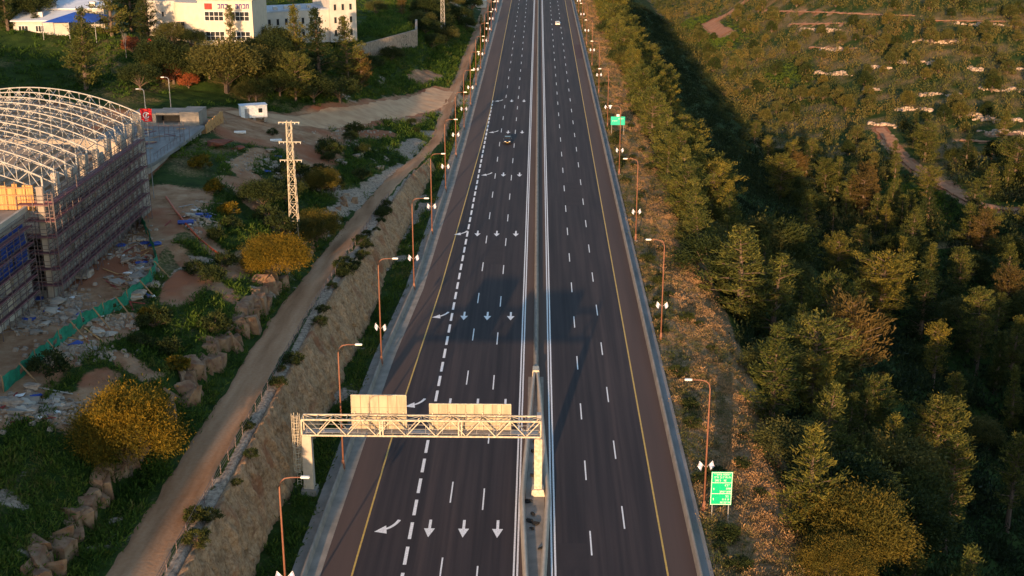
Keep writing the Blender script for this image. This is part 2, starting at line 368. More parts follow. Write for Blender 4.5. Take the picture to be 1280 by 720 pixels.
st = ramp(n, [(.35, (.15,.11,.08)), (.6, (.41,.325,.25))]); l.new(t2.outputs[0], st.inputs[0])
def masked(src, lo, hi):
    ad = n.new('ShaderNodeMath'); ad.operation = 'ADD'; l.new(src, ad.inputs[0])
    sc_ = n.new('ShaderNodeMath'); sc_.operation = 'MULTIPLY_ADD'; sc_.inputs[1].default_value = .9; sc_.inputs[2].default_value = -.45; l.new(t2.outputs[0], sc_.inputs[0]); l.new(sc_.outputs[0], ad.inputs[1])
    mr = n.new('ShaderNodeMapRange'); mr.inputs[1].default_value = lo; mr.inputs[2].default_value = hi; l.new(ad.outputs[0], mr.inputs[0]); return mr.outputs[0]
rr_ = ramp(n, [(.50, (0,0,0)), (.62, (1,1,1))]); l.new(t3.outputs[0], rr_.inputs[0]); so_c = mix(n, l, so_.outputs[0], (.30,.115,.06), rr_.outputs[0])
c = mix(n, l, gr.outputs[0], dr.outputs[0], masked(sp.outputs[1], .2, .8))
c = mix(n, l, c, st.outputs[0], masked(sp.outputs[2], .35, .6)); c = mix(n, l, c, so_c, masked(sp.outputs[0], .35, .6))
l.new(c, bs.inputs['Base Color']); bs.inputs['Roughness'].default_value = .95; bs.inputs['Specular IOR Level'].default_value = .1
bump(n, l, t2.outputs[0], .6, .25, bs); MAT['ground'] = m
zone[:, 0] *= .97
def soil_at(x, y): return SOIL[np.clip(np.searchsorted(ys, y), 0, ny-1), np.clip(np.searchsorted(xs, x), 0, nx-1)]
SOIL = np.maximum(soil, stone)
g = np_mesh('terrain', np.stack([GX, GY, GZ], -1).reshape(-1, 3), FF, MAT['ground'], smooth=True, attrs={'zone': zone}); tag(g, kind='structure')

# ------------------------------------------------------------ dirt track and dirt road, laid on the ground
m, n, l, bs = nodes('track_soil')
t1 = noise(n, l, .5, 5, stretch=(1, .12, 1)); t2 = noise(n, l, 3, 5)
r = ramp(n, [(.3, (.26,.15,.085)), (.5, (.39,.245,.15)), (.7, (.49,.33,.215))]); l.new(t1.outputs[0], r.inputs[0])
l.new(mix(n, l, r.outputs[0], (.38,.30,.23), t2.outputs[0], 'OVERLAY'), bs.inputs['Base Color']); bs.inputs['Roughness'].default_value = .95; bs.inputs['Specular IOR Level'].default_value = .1
bump(n, l, t2.outputs[0], .5, .08, bs); MAT['track_soil'] = m
simple('road_soil', (.58,.37,.215), (.46,.27,.15), .4, .95, bmp=.3)
def ribbon(name, cx, cy, hw, mat, zoff=.05, na=11, seed=0, edge=.5, kind='structure'):
    cx = np.asarray(cx); cy = np.asarray(cy); dx = np.gradient(cx); dy = np.gradient(cy); L = np.hypot(dx, dy); nxv, nyv = dy/L, -dx/L
    t = np.linspace(-1, 1, na); jl = fbm(cy*.35, cx*0, seed, 3)*edge*2; jr = fbm(cy*.35, cx*0+50, seed+7, 3)*edge*2
    off = np.where(t[None] < 0, t[None]*(hw+jl)[:, None], t[None]*(hw+jr)[:, None])
    X = cx[:, None]+nxv[:, None]*off; Y = cy[:, None]+nyv[:, None]*off
    Z = ground_h(X, Y)+zoff-.16*(np.abs(t)[None] > .95) - .05*np.exp(-((np.abs(t)[None]-.5)/.16)**2)
    id_ = np.arange(X.size).reshape(X.shape); Fq = np.stack([id_[:-1,:-1], id_[:-1,1:], id_[1:,1:], id_[1:,:-1]], -1).reshape(-1, 4)
    o = np_mesh(name, np.stack([X, Y, Z], -1).reshape(-1, 3), Fq, mat, smooth=True); return tag(o, kind=kind)
yy = np.arange(62, 700, .8); k5 = np.ones(15)/15
xc = np.interp(yy, TY, TXC); xp = np.pad(xc, 7, mode='edge'); xc = np.convolve(xp, k5, 'valid')
ribbon('dirt_track', xc, yy, np.interp(yy, TY, TW), MAT['track_soil'], .12, 13, 3)
P = np.array(DIRT_ROAD); s = np.r_[0, np.cumsum(np.hypot(*np.diff(P, axis=0).T))]; q = np.arange(0, s[-1], .8)
ribbon('dirt_road', np.interp(q, s, P[:, 0]), np.interp(q, s, P[:, 1]), 4.0+2.6*np.exp(-q/16)+.5*np.sin(q*.11)**2, MAT['road_soil'], .12, 13, 9, .8)

for k_i, (pl, w_) in enumerate(PW):
    P = np.array(pl); s = np.r_[0, np.cumsum(np.hypot(*np.diff(P, axis=0).T))]; q = np.arange(0, s[-1], 1.5); px_s = np.interp(q, s, P[:, 0]); py_s = np.interp(q, s, P[:, 1])
    kk = np.ones(9)/9; px_s = np.convolve(np.pad(px_s, 4, mode='edge'), kk, 'valid'); py_s = np.convolve(np.pad(py_s, 4, mode='edge'), kk, 'valid')
    ribbon('hill_path', px_s, py_s, np.full(len(q), w_), MAT['path_soil'], .55, 9, 40+k_i, .8)
# ------------------------------------------------------------ rock cut between the track and the road
def noise3(u, v, s): return fbm(u, v, s, 4)
m, n, l, bs = nodes('rock')
t1 = noise(n, l, .25, 6, rough=.6); t2 = noise(n, l, 1.2, 8, stretch=(1, 1.1, .75), rough=.72); t3 = noise(n, l, .10, 3)
r = ramp(n, [(.30, (.17,.10,.06)), (.5, (.41,.275,.17)), (.70, (.54,.40,.275))]); t2.inputs['Scale'].default_value = 3.2; l.new(t2.outputs[0], r.inputs[0])
r3 = ramp(n, [(.54, (0,0,0)), (.72, (.8,.8,.8))]); l.new(t1.outputs[0], r3.inputs[0])
t4 = noise(n, l, .55, 5, stretch=(1, 1, 1.8)); r4 = ramp(n, [(.32, (.70,.64,.58)), (.5, (1,.94,.87)), (.68, (1.16,1.07,.96))]); l.new(t4.outputs[0], r4.inputs[0])
r3.color_ramp.elements[1].position = .66
l.new(mix(n, l, mix(n, l, r.outputs[0], r4.outputs[0], 1.0, 'MULTIPLY'), (.27,.115,.062), r3.outputs[0]), bs.inputs['Base Color']); bs.inputs['Roughness'].default_value = .95; bs.inputs['Specular IOR Level'].default_value = .1
bump(n, l, t2.outputs[0], 1.0, .25, bs); MAT['rock'] = m
ry = np.arange(62, 274, .25); nt_ = 46
U = np.repeat(ry[:, None], nt_, 1); tt = np.linspace(0, 1, nt_)[None]
xb = np.interp(ry, WBY, WBX)[:, None]; xt = np.interp(ry, WTY, WTX)[:, None]; zt = np.interp(ry, TY, TZ)[:, None]
hgt = zt+.12+fbm(ry*.3, ry*0, 21, 3)[:, None]*.5
prof = tt**1.25
Xr = xb+.1+(xt-xb)*prof; Zr = -.4+(hgt+.4)*tt
amp = (.35+.65*np.sin(np.pi*np.clip(tt, 0, 1))**.5)*np.clip(zt/6, .15, 1)
D = noise3(U*.22, Zr*.16, 51)*1.7 + noise3(U*.9+Zr*.25, Zr*.18, 57)*1.0 + (np.abs(noise3(U*.55+Zr*.12, Zr*.10, 63))*-1.6+.2) + noise3(U*2.2, Zr*1.3, 69)*.7 - np.clip(noise3(U*.8, Zr*.5, 83)-.08, 0, 1)*2.0
Xr = Xr+D*amp*1.0; Yr = U+noise3(U*.7, Zr*.7, 77)*.7
back = np.stack([xt[:, 0]-.55, ry, np.interp(ry, TY, TZ)-.3], -1)
Vr = np.concatenate([np.stack([Xr, Yr, Zr], -1), back[:, None]], 1); k = nt_+1
id_ = np.arange(len(ry)*k).reshape(len(ry), k); Fq = np.stack([id_[:-1,:-1], id_[1:,:-1], id_[1:,1:], id_[:-1,1:]], -1).reshape(-1, 4)
tag(np_mesh('rock_cutting', Vr.reshape(-1, 3), Fq, MAT['rock'], smooth=False), kind='structure')

# ------------------------------------------------------------ highway
m, n, l, bs = nodes('asphalt')
tc = n.new('ShaderNodeTexCoord'); sx = n.new('ShaderNodeSeparateXYZ'); l.new(tc.outputs['Object'], sx.inputs[0])
t0 = noise(n, l, 1, 3, stretch=(.55, .004, 1)); t1 = noise(n, l, 1, 4, stretch=(.12, .02, 1)); t2 = noise(n, l, 9, 4); t3 = noise(n, l, 1, 2, stretch=(1.5, .03, 1))
r = ramp(n, [(.32, (.028,.0225,.026)), (.5, (.036,.0295,.033)), (.68, (.049,.038,.040))]); l.new(t0.outputs[0], r.inputs[0])
c = mix(n, l, r.outputs[0], (.5,.5,.5), .35, 'MIX'); c = r.outputs[0]
r1 = ramp(n, [(.35, (.82,.84,.88)), (.65, (1.12,1.08,1.05))]); l.new(t1.outputs[0], r1.inputs[0]); c = mix(n, l, c, r1.outputs[0], 1, 'MULTIPLY')
r2 = ramp(n, [(.3, (.86,.86,.86)), (.7, (1.14,1.14,1.14))]); l.new(t2.outputs[0], r2.inputs[0]); c = mix(n, l, c, r2.outputs[0], 1, 'MULTIPLY')
r3 = ramp(n, [(.38, (.74,.75,.79)), (.62, (1.14,1.11,1.08))]); l.new(t3.outputs[0], r3.inputs[0]); c = mix(n, l, c, r3.outputs[0], 1, 'MULTIPLY')
l.new(c, bs.inputs['Base Color']); bs.inputs['Roughness'].default_value = .85; bs.inputs['Specular IOR Level'].default_value = .25
bump(n, l, t2.outputs[0], .15, .01, bs); MAT['asphalt'] = m
simple('shoulder_asphalt', (.090,.060,.052), (.066,.046,.042), .25, .9, stretch=(1.5, .06, 1))
simple('median_asphalt', (.12,.078,.062), (.085,.058,.048), .4, .9, stretch=(1, .05, 1))
def YL(y): return np.interp(y, [60, 109, 139, 192, 300, 340, 700], [-17.8, -17.4, -16.9, -15.2, -13.3, -12.75, -12.7])
ry = np.r_[np.arange(-400, 60, 20), np.arange(60, 660, 4), np.arange(660, 3600, 60)]
def strip(name, xa, xb, z, mat, parent=None, kind=None, ys_=None):
    ys_ = ry if ys_ is None else ys_
    A = np.stack([np.broadcast_to(xa, ys_.shape), ys_, np.full(ys_.shape, z)], -1); B = np.stack([np.broadcast_to(xb, ys_.shape), ys_, np.full(ys_.shape, z)], -1)
    V = np.stack([A, B], 1).reshape(-1, 3); i = np.arange(len(ys_)-1)*2; Fq = np.stack([i, i+1, i+3, i+2], -1)
    o = np_mesh(name, V, Fq, mat, parent)
    if kind: tag(o, kind=kind)
    return o
strip('road', LX(ry), 15.7, 0, MAT['asphalt'], kind='structure')
strip('hard_shoulder', LX(ry), YL(ry)-.05, .004, MAT['shoulder_asphalt'], kind='structure')
strip('hard_shoulder', 12.75, 15.5, .004, MAT['shoulder_asphalt'], kind='structure')
strip('median_strip', -1.5, 1.5, .004, MAT['median_asphalt'], kind='structure')
strip('gutter', 15.5, 17.1, .012, MAT['weathered_concrete'], kind='structure')
strip('gutter', LX(ry)-2.9, LX(ry), .012, MAT['concrete'], kind='structure')
simple('patch_asphalt', (.034,.027,.031), (.026,.022,.026), .5, .9)
simple('patch_red', (.075,.036,.036), (.055,.030,.031), .5, .9)
for xa_, xb_2, ya_, yb_2, mt_ in ((12.9, 15.3, 436, 470, 'patch_red'), (-8.8, -5.8, 205, 219, 'patch_asphalt'), (5.8, 9.0, 243, 262, 'patch_asphalt'), (2.3, 5.3, 108, 113, 'patch_asphalt'), (-12.3, -9.2, 300, 311, 'patch_asphalt'), (9.4, 12.4, 330, 352, 'patch_asphalt'), (-5.3, -2.4, 392, 415, 'patch_asphalt')):
    strip('road_patch', xa_, xb_2, .006, MAT[mt_], kind='structure', ys_=np.array([ya_, yb_2], float))
# painted markings
mk = MB()
def line(x0, x1, w_, y0, y1, mb):
    yy_ = [y0, y1]; mb.add([(x0-w_/2, y0, .008), (x0+w_/2, y0, .008), (x1+w_/2, y1, .008), (x1-w_/2, y1, .008)], [(0,1,2,3)])
strip('edge_line', YL(ry)-.09, YL(ry)+.09, .008, MAT['road_yellow'], kind='structure')
strip('edge_line', 12.63, 12.81, .008, MAT['road_yellow'], kind='structure')
for x0 in (-2.0, -1.66, 1.66, 2.0): strip('edge_line', x0-.09, x0+.09, .008, MAT['road_white'], kind='structure')
for x, y0 in ((-9.0, 126), (-5.5, 124.5), (5.6, 131.5), (9.15, 136.8)):
    y = y0-16*12
    while y < 1500: line(x, x, .15, y-4.8, y, mk); y += 16
y = 357.
while y > -60: line(-12.6, -12.6, .34, y-3.4, y, mk); y -= 4.9
def arrow(x, y, mb, s=1.0):        # straight arrow pointing to -Y
    mb.add([(x-.14,y+1.7,.008),(x+.14,y+1.7,.008),(x+.14,y-.1,.008),(x-.14,y-.1,.008)], [(3,2,1,0)])
    mb.add([(x-.56,y-.1,.008),(x+.56,y-.1,.008),(x,y-1.9,.008)], [(0,2,1)])
def bent(x, y, mb):                # arrow bending towards -X
    p = []
    for i in range(9):
        t = i/8; a = t*1.15; cx_ = x+1.0-1.35*t*(.5+.5*t); cy_ = y+1.6-2.3*math.sin(a)*.95
        p.append((cx_, cy_))
    for i in range(8):
        (ax, ay), (bx, by) = p[i], p[i+1]; dx, dy = bx-ax, by-ay; L = math.hypot(dx, dy); ox, oy = -dy/L*.17, dx/L*.17
        mb.add([(ax+ox,ay+oy,.008),(ax-ox,ay-oy,.008),(bx-ox,by-oy,.008),(bx+ox,by+oy,.008)], [(0,1,2,3)])
    hx, hy = p[-1]; mb.add([(hx+.12,hy+.80,.0085),(hx+.35,hy-.85,.0085),(hx-.95,hy-.5,.0085)], [(0,2,1)])
for y in (74, 115.8, 147, 179.5, 223.5, 269, 313.8, 356.6):
    for x in ((-10.75, -7.27, -3.8) if y < 250 else (-7.27, -3.8)): arrow(x, y, mk)
    bent({179.5: -14.2, 223.5: -13.7}.get(y, -15.0 if y < 250 else -10.8), y, mk)
tag(mk.build('lane_marking', MAT['road_white']), kind='structure')
# concrete barriers
def barrier(name, cx, y0, y1, step, wb, wt, h, mat, label, cat='barrier'):
    yy_ = np.arange(y0, y1+.1, step); c_ = np.array([cx(v) for v in yy_]); prof_ = [(-wb,0),(-wb,.12),(-wt*1.35,.32),(-wt,h),(wt,h),(wt*1.35,.32),(wb,.12),(wb,0)]
    V = [(c+px_, yv, pz) for c, yv in zip(c_, yy_) for px_, pz in prof_]; k = len(prof_); Fq = []
    for i in range(len(yy_)-1):
        for j in range(k-1): Fq.append((i*k+j, (i+1)*k+j, (i+1)*k+j+1, i*k+j+1))
    return tag(np_mesh(name, V, Fq, mat), label, cat)
def lens(y): return 1.2*np.clip(np.interp(y, [92, 122, 156], [0, 1, 0]), 0, 1)**.85+.30
barrier('concrete_barrier', lambda y: -lens(y)+.12, 60, 158, 2, .30, .14, .85, MAT['pale_concrete'], 'left half of the split pale concrete median barrier bulging round the gantry pillar')
barrier('concrete_barrier', lambda y: lens(y)-.12, 60, 158, 2, .30, .14, .85, MAT['pale_concrete'], 'right half of the split pale concrete median barrier bulging round the gantry pillar')
barrier('concrete_barrier', lambda y: 0, 157, 3000, 12, .34, .17, .9, MAT['concrete'], 'long single concrete barrier down the median beyond the gantry')
barrier('concrete_barrier', lambda y: float(LX(y))-1.5, 40, 3000, 4, .24, .12, .85, MAT['concrete'], 'low grey concrete barrier along the left edge of the highway below the rock cutting')
barrier('concrete_barrier', lambda y: 15.75, 40, 3000, 6, .24, .12, .85, MAT['concrete'], 'low concrete barrier along the right edge of the highway beside the shrubby verge')
mb = MB(); mb.taper(0, 156.5, 0, 1.05, .5, .9, .42, .8); tag(mb.build('barrier_end_block', MAT['gantry_paint'], bevel=.05), 'small cream block where the split median barrier joins into one', 'concrete block')
strip('median_floor', -1.0, 1.0, .02, MAT['concrete'], kind='structure', ys_=np.arange(88, 157, 2.))
# ------------------------------------------------------------ sign gantry over the left carriageway
gy = 123.5
G = thing('sign_gantry', 'cream steel truss sign gantry across the left carriageway, seen from behind its boards', 'gantry', (0, gy, 0))
mb = MB(); mb.taper(-24.3, 0, .5, 6.75, .55, .55, .5, .5); mb.box(-24.75, -23.85, -.45, .45, 6.75, 6.95); mb.build('pillar', MAT['pale_concrete'], G, bevel=.04)
mb = MB(); mb.taper(-24.3, 0, -.2, .5, .9, .9, .8, .8); mb.build('footing', MAT['concrete'], G, bevel=.04)
mb = MB(); mb.taper(.3, 0, .75, 6.6, .42, .5, .42, .48); mb.box(.05, .55, -.25, .25, 6.6, 6.95); mb.build('pillar', MAT['gantry_paint'], G, bevel=.04)
mb = MB(); mb.taper(.3, 0, 0, .75, .75, .85, .6, .7); mb.build('footing', MAT['gantry_paint'], G, bevel=.05)
tr = MB(); xa, xb_ = -24.7, .55; zb, zt_ = 6.95, 8.75; ya, yb = -.65, .65
for y in (ya, yb):
    for z in (zb, zt_): tr.bar((xa, y, z), (xb_, y, z), .17)
    nseg = 16; sx_ = (xb_-xa)/nseg
    for i in range(nseg):
        a, b = xa+i*sx_, xa+(i+1)*sx_
        tr.bar((a, y, zt_ if i % 2 == 0 else zb), (b, y, zb if i % 2 == 0 else zt_), .10)
    for xv in (xa, -16.4, -16.1, -8.1, -7.8, xb_): tr.bar((xv, y, zb), (xv, y, zt_), .14)
for z in (zb, zt_):
    for i in range(nseg+1):
        xv = xa+i*sx_; tr.bar((xv, ya, z), (xv, yb, z), .08)
        if i < nseg: tr.bar((xv, ya if i % 2 else yb, z), (xv+sx_, yb if i % 2 else ya, z), .07)
tr.build('truss', MAT['gantry_paint'], G)
mb = MB(); mb.box(xa+.3, xb_-.3, -.3, .35, 7.06, 7.10)
mb.build('walkway', MAT['steel_grey'], G)
mb = MB()
for z in (7.6, 8.1): mb.bar((xa+.2, -.32, z), (xb_-.2, -.32, z), .04)
for i in range(14): mb.bar((xa+.5+i*1.8, -.32, 7.1), (xa+.5+i*1.8, -.32, 8.1), .04)
mb.build('handrail', MAT['steel_grey'], G)
for x0, x1, z0, z1, k in ((-19.55, -13.75, 6.75, 10.9, 6), (-11.25, -2.65, 6.75, 9.95, 9)):
    b = MB(); b.box(x0, x1, .95, 1.02, z0, z1); b = b.build('sign_board', MAT['sign_back'], G, bevel=.01)
    s_ = MB(); pw = (x1-x0)/k
    for i in range(1, k): s_.box(x0+i*pw-.035, x0+i*pw+.035, .930, .952, z0+.02, z1-.02)
    for zz in (.33, .66): s_.box(x0+.02, x1-.02, .946, .953, z0+(z1-z0)*zz-.015, z0+(z1-z0)*zz+.015)
    s_.build('panel_seam', MAT['sign_seam'], b)
    f_ = MB(); f_.box(x0-.05, x1+.05, .90, 1.03, z1+.002, z1+.06); f_.box(x0-.055, x0-.002, .90, 1.03, z0, z1); f_.box(x1+.002, x1+.055, .90, 1.03, z0, z1); f_.build('frame', MAT['gantry_paint'], b)
    for i in range(0, k+1, 2):
        p_ = MB(); p_.bar((x0+.3+i*(x1-x0-.6)/k, .85, zb), (x0+.3+i*(x1-x0-.6)/k, .85, min(z1, zt_+.3)), .10)
        p_.build('bracket', MAT['gantry_paint'], b)
ld = MB()
for dx in (-.35, .35): ld.bar((-25.35+dx*.6, -.1, .8), (-25.35+dx*.6, -.1, 9.3), .05)
for i in range(26): ld.bar((-25.56, -.1, 1.0+i*.32), (-25.14, -.1, 1.0+i*.32), .035)
L = ld.build('ladder', MAT['gantry_paint'], G)
cg = MB()
for i in range(10):
    z = 2.8+i*.7; pts = [(-25.35+.45*math.cos(a), -.1-.05-.7*math.sin(a), z) for a in np.linspace(0, math.pi, 7)]; cg.tube(pts, .03, 4)
for a in np.linspace(.3, math.pi-.3, 4): cg.bar((-25.35+.45*math.cos(a), -.15-.7*math.sin(a), 2.6), (-25.35+.45*math.cos(a), -.15-.7*math.sin(a), 9.3), .045)
cg.build('safety_cage', MAT['gantry_paint'], L)
bx = MB(); bx.box(.15, .6, -.4, .4, 9.0, 9.0+.35); bx.build('junction_box', MAT['steel_grey'], G)

# litter lying on the median between the barriers
rnd = random.Random(4)
def rag(name, x, y, z, s, mat, label, cat, group=None, seed=0, flat=.35):
    r_ = random.Random(seed); bm = bmesh.new()
    for i in range(16): bm.verts.new((r_.uniform(-s, s), r_.uniform(-s, s)*.8, r_.uniform(0, s*2*flat)))
    res = bmesh.ops.convex_hull(bm, input=bm.verts[:])
    bmesh.ops.delete(bm, geom=[v for v in bm.verts if not v.link_faces], context='VERTS')
    bmesh.ops.subdivide_edges(bm, edges=bm.edges[:], cuts=1, use_grid_fill=True)
    for v in bm.verts: v.co += Vector((r_.uniform(-1, 1), r_.uniform(-1, 1), r_.uniform(-.3, 1)))*s*.10
    me = bpy.data.meshes.new(name); bm.to_mesh(me); bm.free(); me.materials.append(mat)
    o = link(bpy.data.objects.new(name, me)); o.location = (x, y, z); return tag(o, label, cat, group)
for i, (x, y, s_) in enumerate(((-.25, 118.6, .38), (-.5, 117.2, .45), (.1, 116.6, .40), (-.3, 115.7, .33), (.5, 111.8, .33), (.0, 104.5, .45), (-.1, 103, .5), (-.6, 121.5, .5), (.2, 125, .5), (-.2, 127.5, .45), (.1, 130.5, .4), (-.1, 133.5, .4), (.05, 136, .4))):
    rag('rubber_scrap', x, y, .03, s_, MAT['rubber'], 'black scrap of rubber lying on the median floor between the split barriers', 'scrap', 'black scraps inside the split median barrier', i)

# ------------------------------------------------------------ lamp posts and flags
def make_lamp(side):
    t = thing('lamp_post', '', 'lamp post'); H_ = 15.0
    mb = MB(); mb.tube([(0,0,0), (0,0,.9)], [.2, .19], 10); mb.tube([(0,0,.9), (0,0,H_-2), (0,0,H_-1.0), (.14*side,0,H_-.42), (.5*side,0,H_-.12), (1.0*side,0,H_-.03), (1.9*side,0,H_)], [.11,.08,.07,.065,.06,.055,.05], 8)
    mb.build('pole', MAT['rust_pole'], t, smooth=True)
    mb = MB(); mb.box(-.32, .32, -.32, .32, -.3, .08); mb.build('base_plate', MAT['concrete'], t, bevel=.02)
    mb = MB(); mb.box(1.85, 2.65, -.17, .17, -.08, .10); o = mb.build('lamp_head', MAT['lamp_head'], t, bevel=.06)
    o.data.transform(Matrix.Diagonal((side, 1, 1, 1)) @ Matrix.Identity(4)); o.data.flip_normals() if side < 0 else None; o.location = (0, 0, H_)
    mb = MB(); mb.box(-.13, .13, -.19, -.10, .6, 1.3); mb.build('access_door', MAT['rust_pole'], t)
    return t
def make_flag(v=0):
    t = thing('flag', '', 'flag')
    mb = MB(); mb.tube([(0,0,0), (1.05,0,1.25)], .025, 5); mb.build('flag_pole', MAT['flag_white'], t)
    d = Vector((1.05,0,1.25)).normalized(); nU, nV = 16, 14; V = []; Fq = []; mi = []
    up0 = .62; Lh = .95; drop = 1.25
    cl = MB()
    for i in range(nV+1):
        for j in range(nU+1):
            a = j/nU; b = i/nV; p = d*(up0+(1.63-up0)*(1-b)*1.0); 
            p = p+Vector((.28*a*drop, .10*math.sin(a*5+b*2+v)*a, -drop*a*(.95)+.02*math.sin(7*a)))
            cl.v.append(tuple(p))
    for i in range(nV):
        for j in range(nU):
            cl.f.append((i*(nU+1)+j, i*(nU+1)+j+1, (i+1)*(nU+1)+j+1, (i+1)*(nU+1)+j))
            u, w_ = (j+.5)/nU, (i+.5)/nV; blue = .10 < w_ < .25 or .75 < w_ < .90
            du, dv = (u-.5)*1.35, w_-.5; rr = math.hypot(du, dv); ang = math.atan2(du, dv)
            star = .07 < rr < .20 and (abs(math.cos(3*ang)) > .35 or rr < .12)
            cl.m.append(1 if (blue or star) else 0)
    o = cl.build('cloth', [MAT['flag_white'], MAT['flag_blue']], t)
    return t
ORD = ['first','second','third','fourth','fifth','sixth','seventh','eighth','ninth','tenth','eleventh','twelfth','thirteenth','fourteenth','fifteenth','sixteenth','seventeenth','eighteenth','nineteenth','twentieth']
protoL, protoR, protoF = make_lamp(1), make_lamp(-1), make_flag()
usedp = set()
def inst(proto, loc, rz, label, group):
    if proto.name in usedp: o = copy_tree(proto)
    else: o = proto; usedp.add(proto.name)
    o.location = loc; o.rotation_euler = (0, 0, rz); tag(o, label, None, group)
    if proto is protoF: o.scale = (.56,)*3
    return o
def flags_on(x, y, z, where):
    for s, nm in ((0, 'right'), (math.pi, 'left')):
        inst(protoF, (x+(.1 if s == 0 else -.1), y, z), s+random.Random(int(y*7)).uniform(-.35, .35), f'{nm} flag on the {where}', 'flags on the lamp posts')
for i in range(18):
    y = 97.5+i*31.2; x = float(LX(y))-1.35
    nm = {0: 'nearest left edge lamp post', 1: 'lamp post beside the gantry\'s left pillar'}.get(i, f'{ORD[i-2]} left edge lamp post beyond the gantry')
    inst(protoL, (x, y, 0), 0, ('rust brown ' if i < 6 else 'thin brown ')+nm, 'lamp posts along the left edge of the highway')
    if i != 1: flags_on(x, y, 5.2, nm)
for i in range(11):
    y = 120.6+i*50.2; x = 17.75
    nm = 'lamp post beside the tall green road sign' if i == 0 else f'{ORD[i-1]} right edge lamp post beyond the tall green sign'
    inst(protoR, (x, y, GH(x, y)), 0, 'rust brown '+nm, 'lamp posts along the right edge of the highway')
    flags_on(x, y, 5.2+GH(x, y), nm)

# ------------------------------------------------------------ green road signs
def glyphs(mb, x0, x1, z, h, seed, y):     # a row of small block letters with word gaps
    r_ = random.Random(seed); x = x0
    while x < x1-.06:
        w_ = r_.uniform(.10, .16)
        if r_.random() < .16: x += .12; continue
        k = r_.randrange(4)
        mb.box(x, x+w_, y-.004, y, z+h-.035, z+h)
        if k in (0, 1): mb.box(x+w_-.03, x+w_, y-.0045, y-.0005, z, z+h-.036)
        if k in (1, 2): mb.box(x, x+.03, y-.0045, y-.0005, z, z+h-.036)
        if k in (0, 2): mb.box(x+.031, x+w_-.031, y-.004, y-.0002, z, z+.032)
        x += w_+.035
sx0, sy0 = 19.2, 118.8; zb_ = GH(sx0, sy0)
S = thing('road_sign', 'tall green road sign with three white lettered sections on the right verge', 'road sign', (sx0, sy0, zb_))
mb = MB(); mb.box(-1.1, 1.1, 0, .05, 1.55, 5.35); B = mb.build('sign_board', MAT['sign_green'], S, bevel=.01)
mb = MB()
for z in (1.6, 2.83, 4.08, 5.25): mb.box(-1.05, 1.05, -.006, -.001, z, z+.05)
for x in (-1.06, 1.01): mb.box(x, x+.05, -.0075, -.0015, 1.6, 5.3)
mb.build('border', MAT['white_paint'], B)
mb = MB()
for i, z in enumerate((4.95, 4.62, 4.27)): glyphs(mb, -.85+.05*i, -.05, z, .19, i, -.002); glyphs(mb, .08, .85-.05*i, z, .19, i+20, -.002)
for i, (z, xa_) in enumerate(((3.72, .35), (3.35, .25), (2.98, -.2))): glyphs(mb, xa_, .9, z, .19, i+3, -.002)
for i, (z, xa_) in enumerate(((2.45, .2), (2.1, .15), (1.74, -.05))): glyphs(mb, xa_, .9, z, .19, i+7, -.002)
for z in (3.28, 2.1): mb.box(-.80, -.75, -.006, -.002, z, z+.24); mb.box(-.85, -.801, -.006, -.002, z+.15, z+.2)
mb.build('lettering', MAT['white_paint'], B)
for x in (-.85, .85):
    mb = MB(); mb.tube([(x, .1, -.4), (x, .1, 5.2)], .06, 8); mb.build('leg', MAT['galvanised'], S)
px_ = at(772, 166, 0); S2 = thing('road_sign', 'distant wide teal direction sign among the dry shrubs on the right verge', 'road sign', (px_.x, px_.y, GH(px_.x, px_.y)))
mb = MB(); mb.box(-1.75, 1.75, 0, .06, 2.3, 4.4); B = mb.build('sign_board', MAT['sign_teal'], S2, bevel=.01)
mb = MB(); glyphs(mb, .1, 1.5, 3.7, .24, 50, -.002); mb.build('lettering', MAT['white_paint'], B); mb = MB(); glyphs(mb, -1.4, -.2, 3.2, .24, 51, -.002); mb.build('lettering', MAT['white_paint'], B)
mb = MB(); mb.box(-.35, .35, 0, .05, 4.42, 5.0); mb.build('top_plate', MAT['white_paint'], S2)
for x in (-1.5, 1.5):
    mb = MB(); mb.tube([(x, .12, -.4), (x, .12, 4.3)], .06, 8); mb.build('leg', MAT['galvanised'], S2)

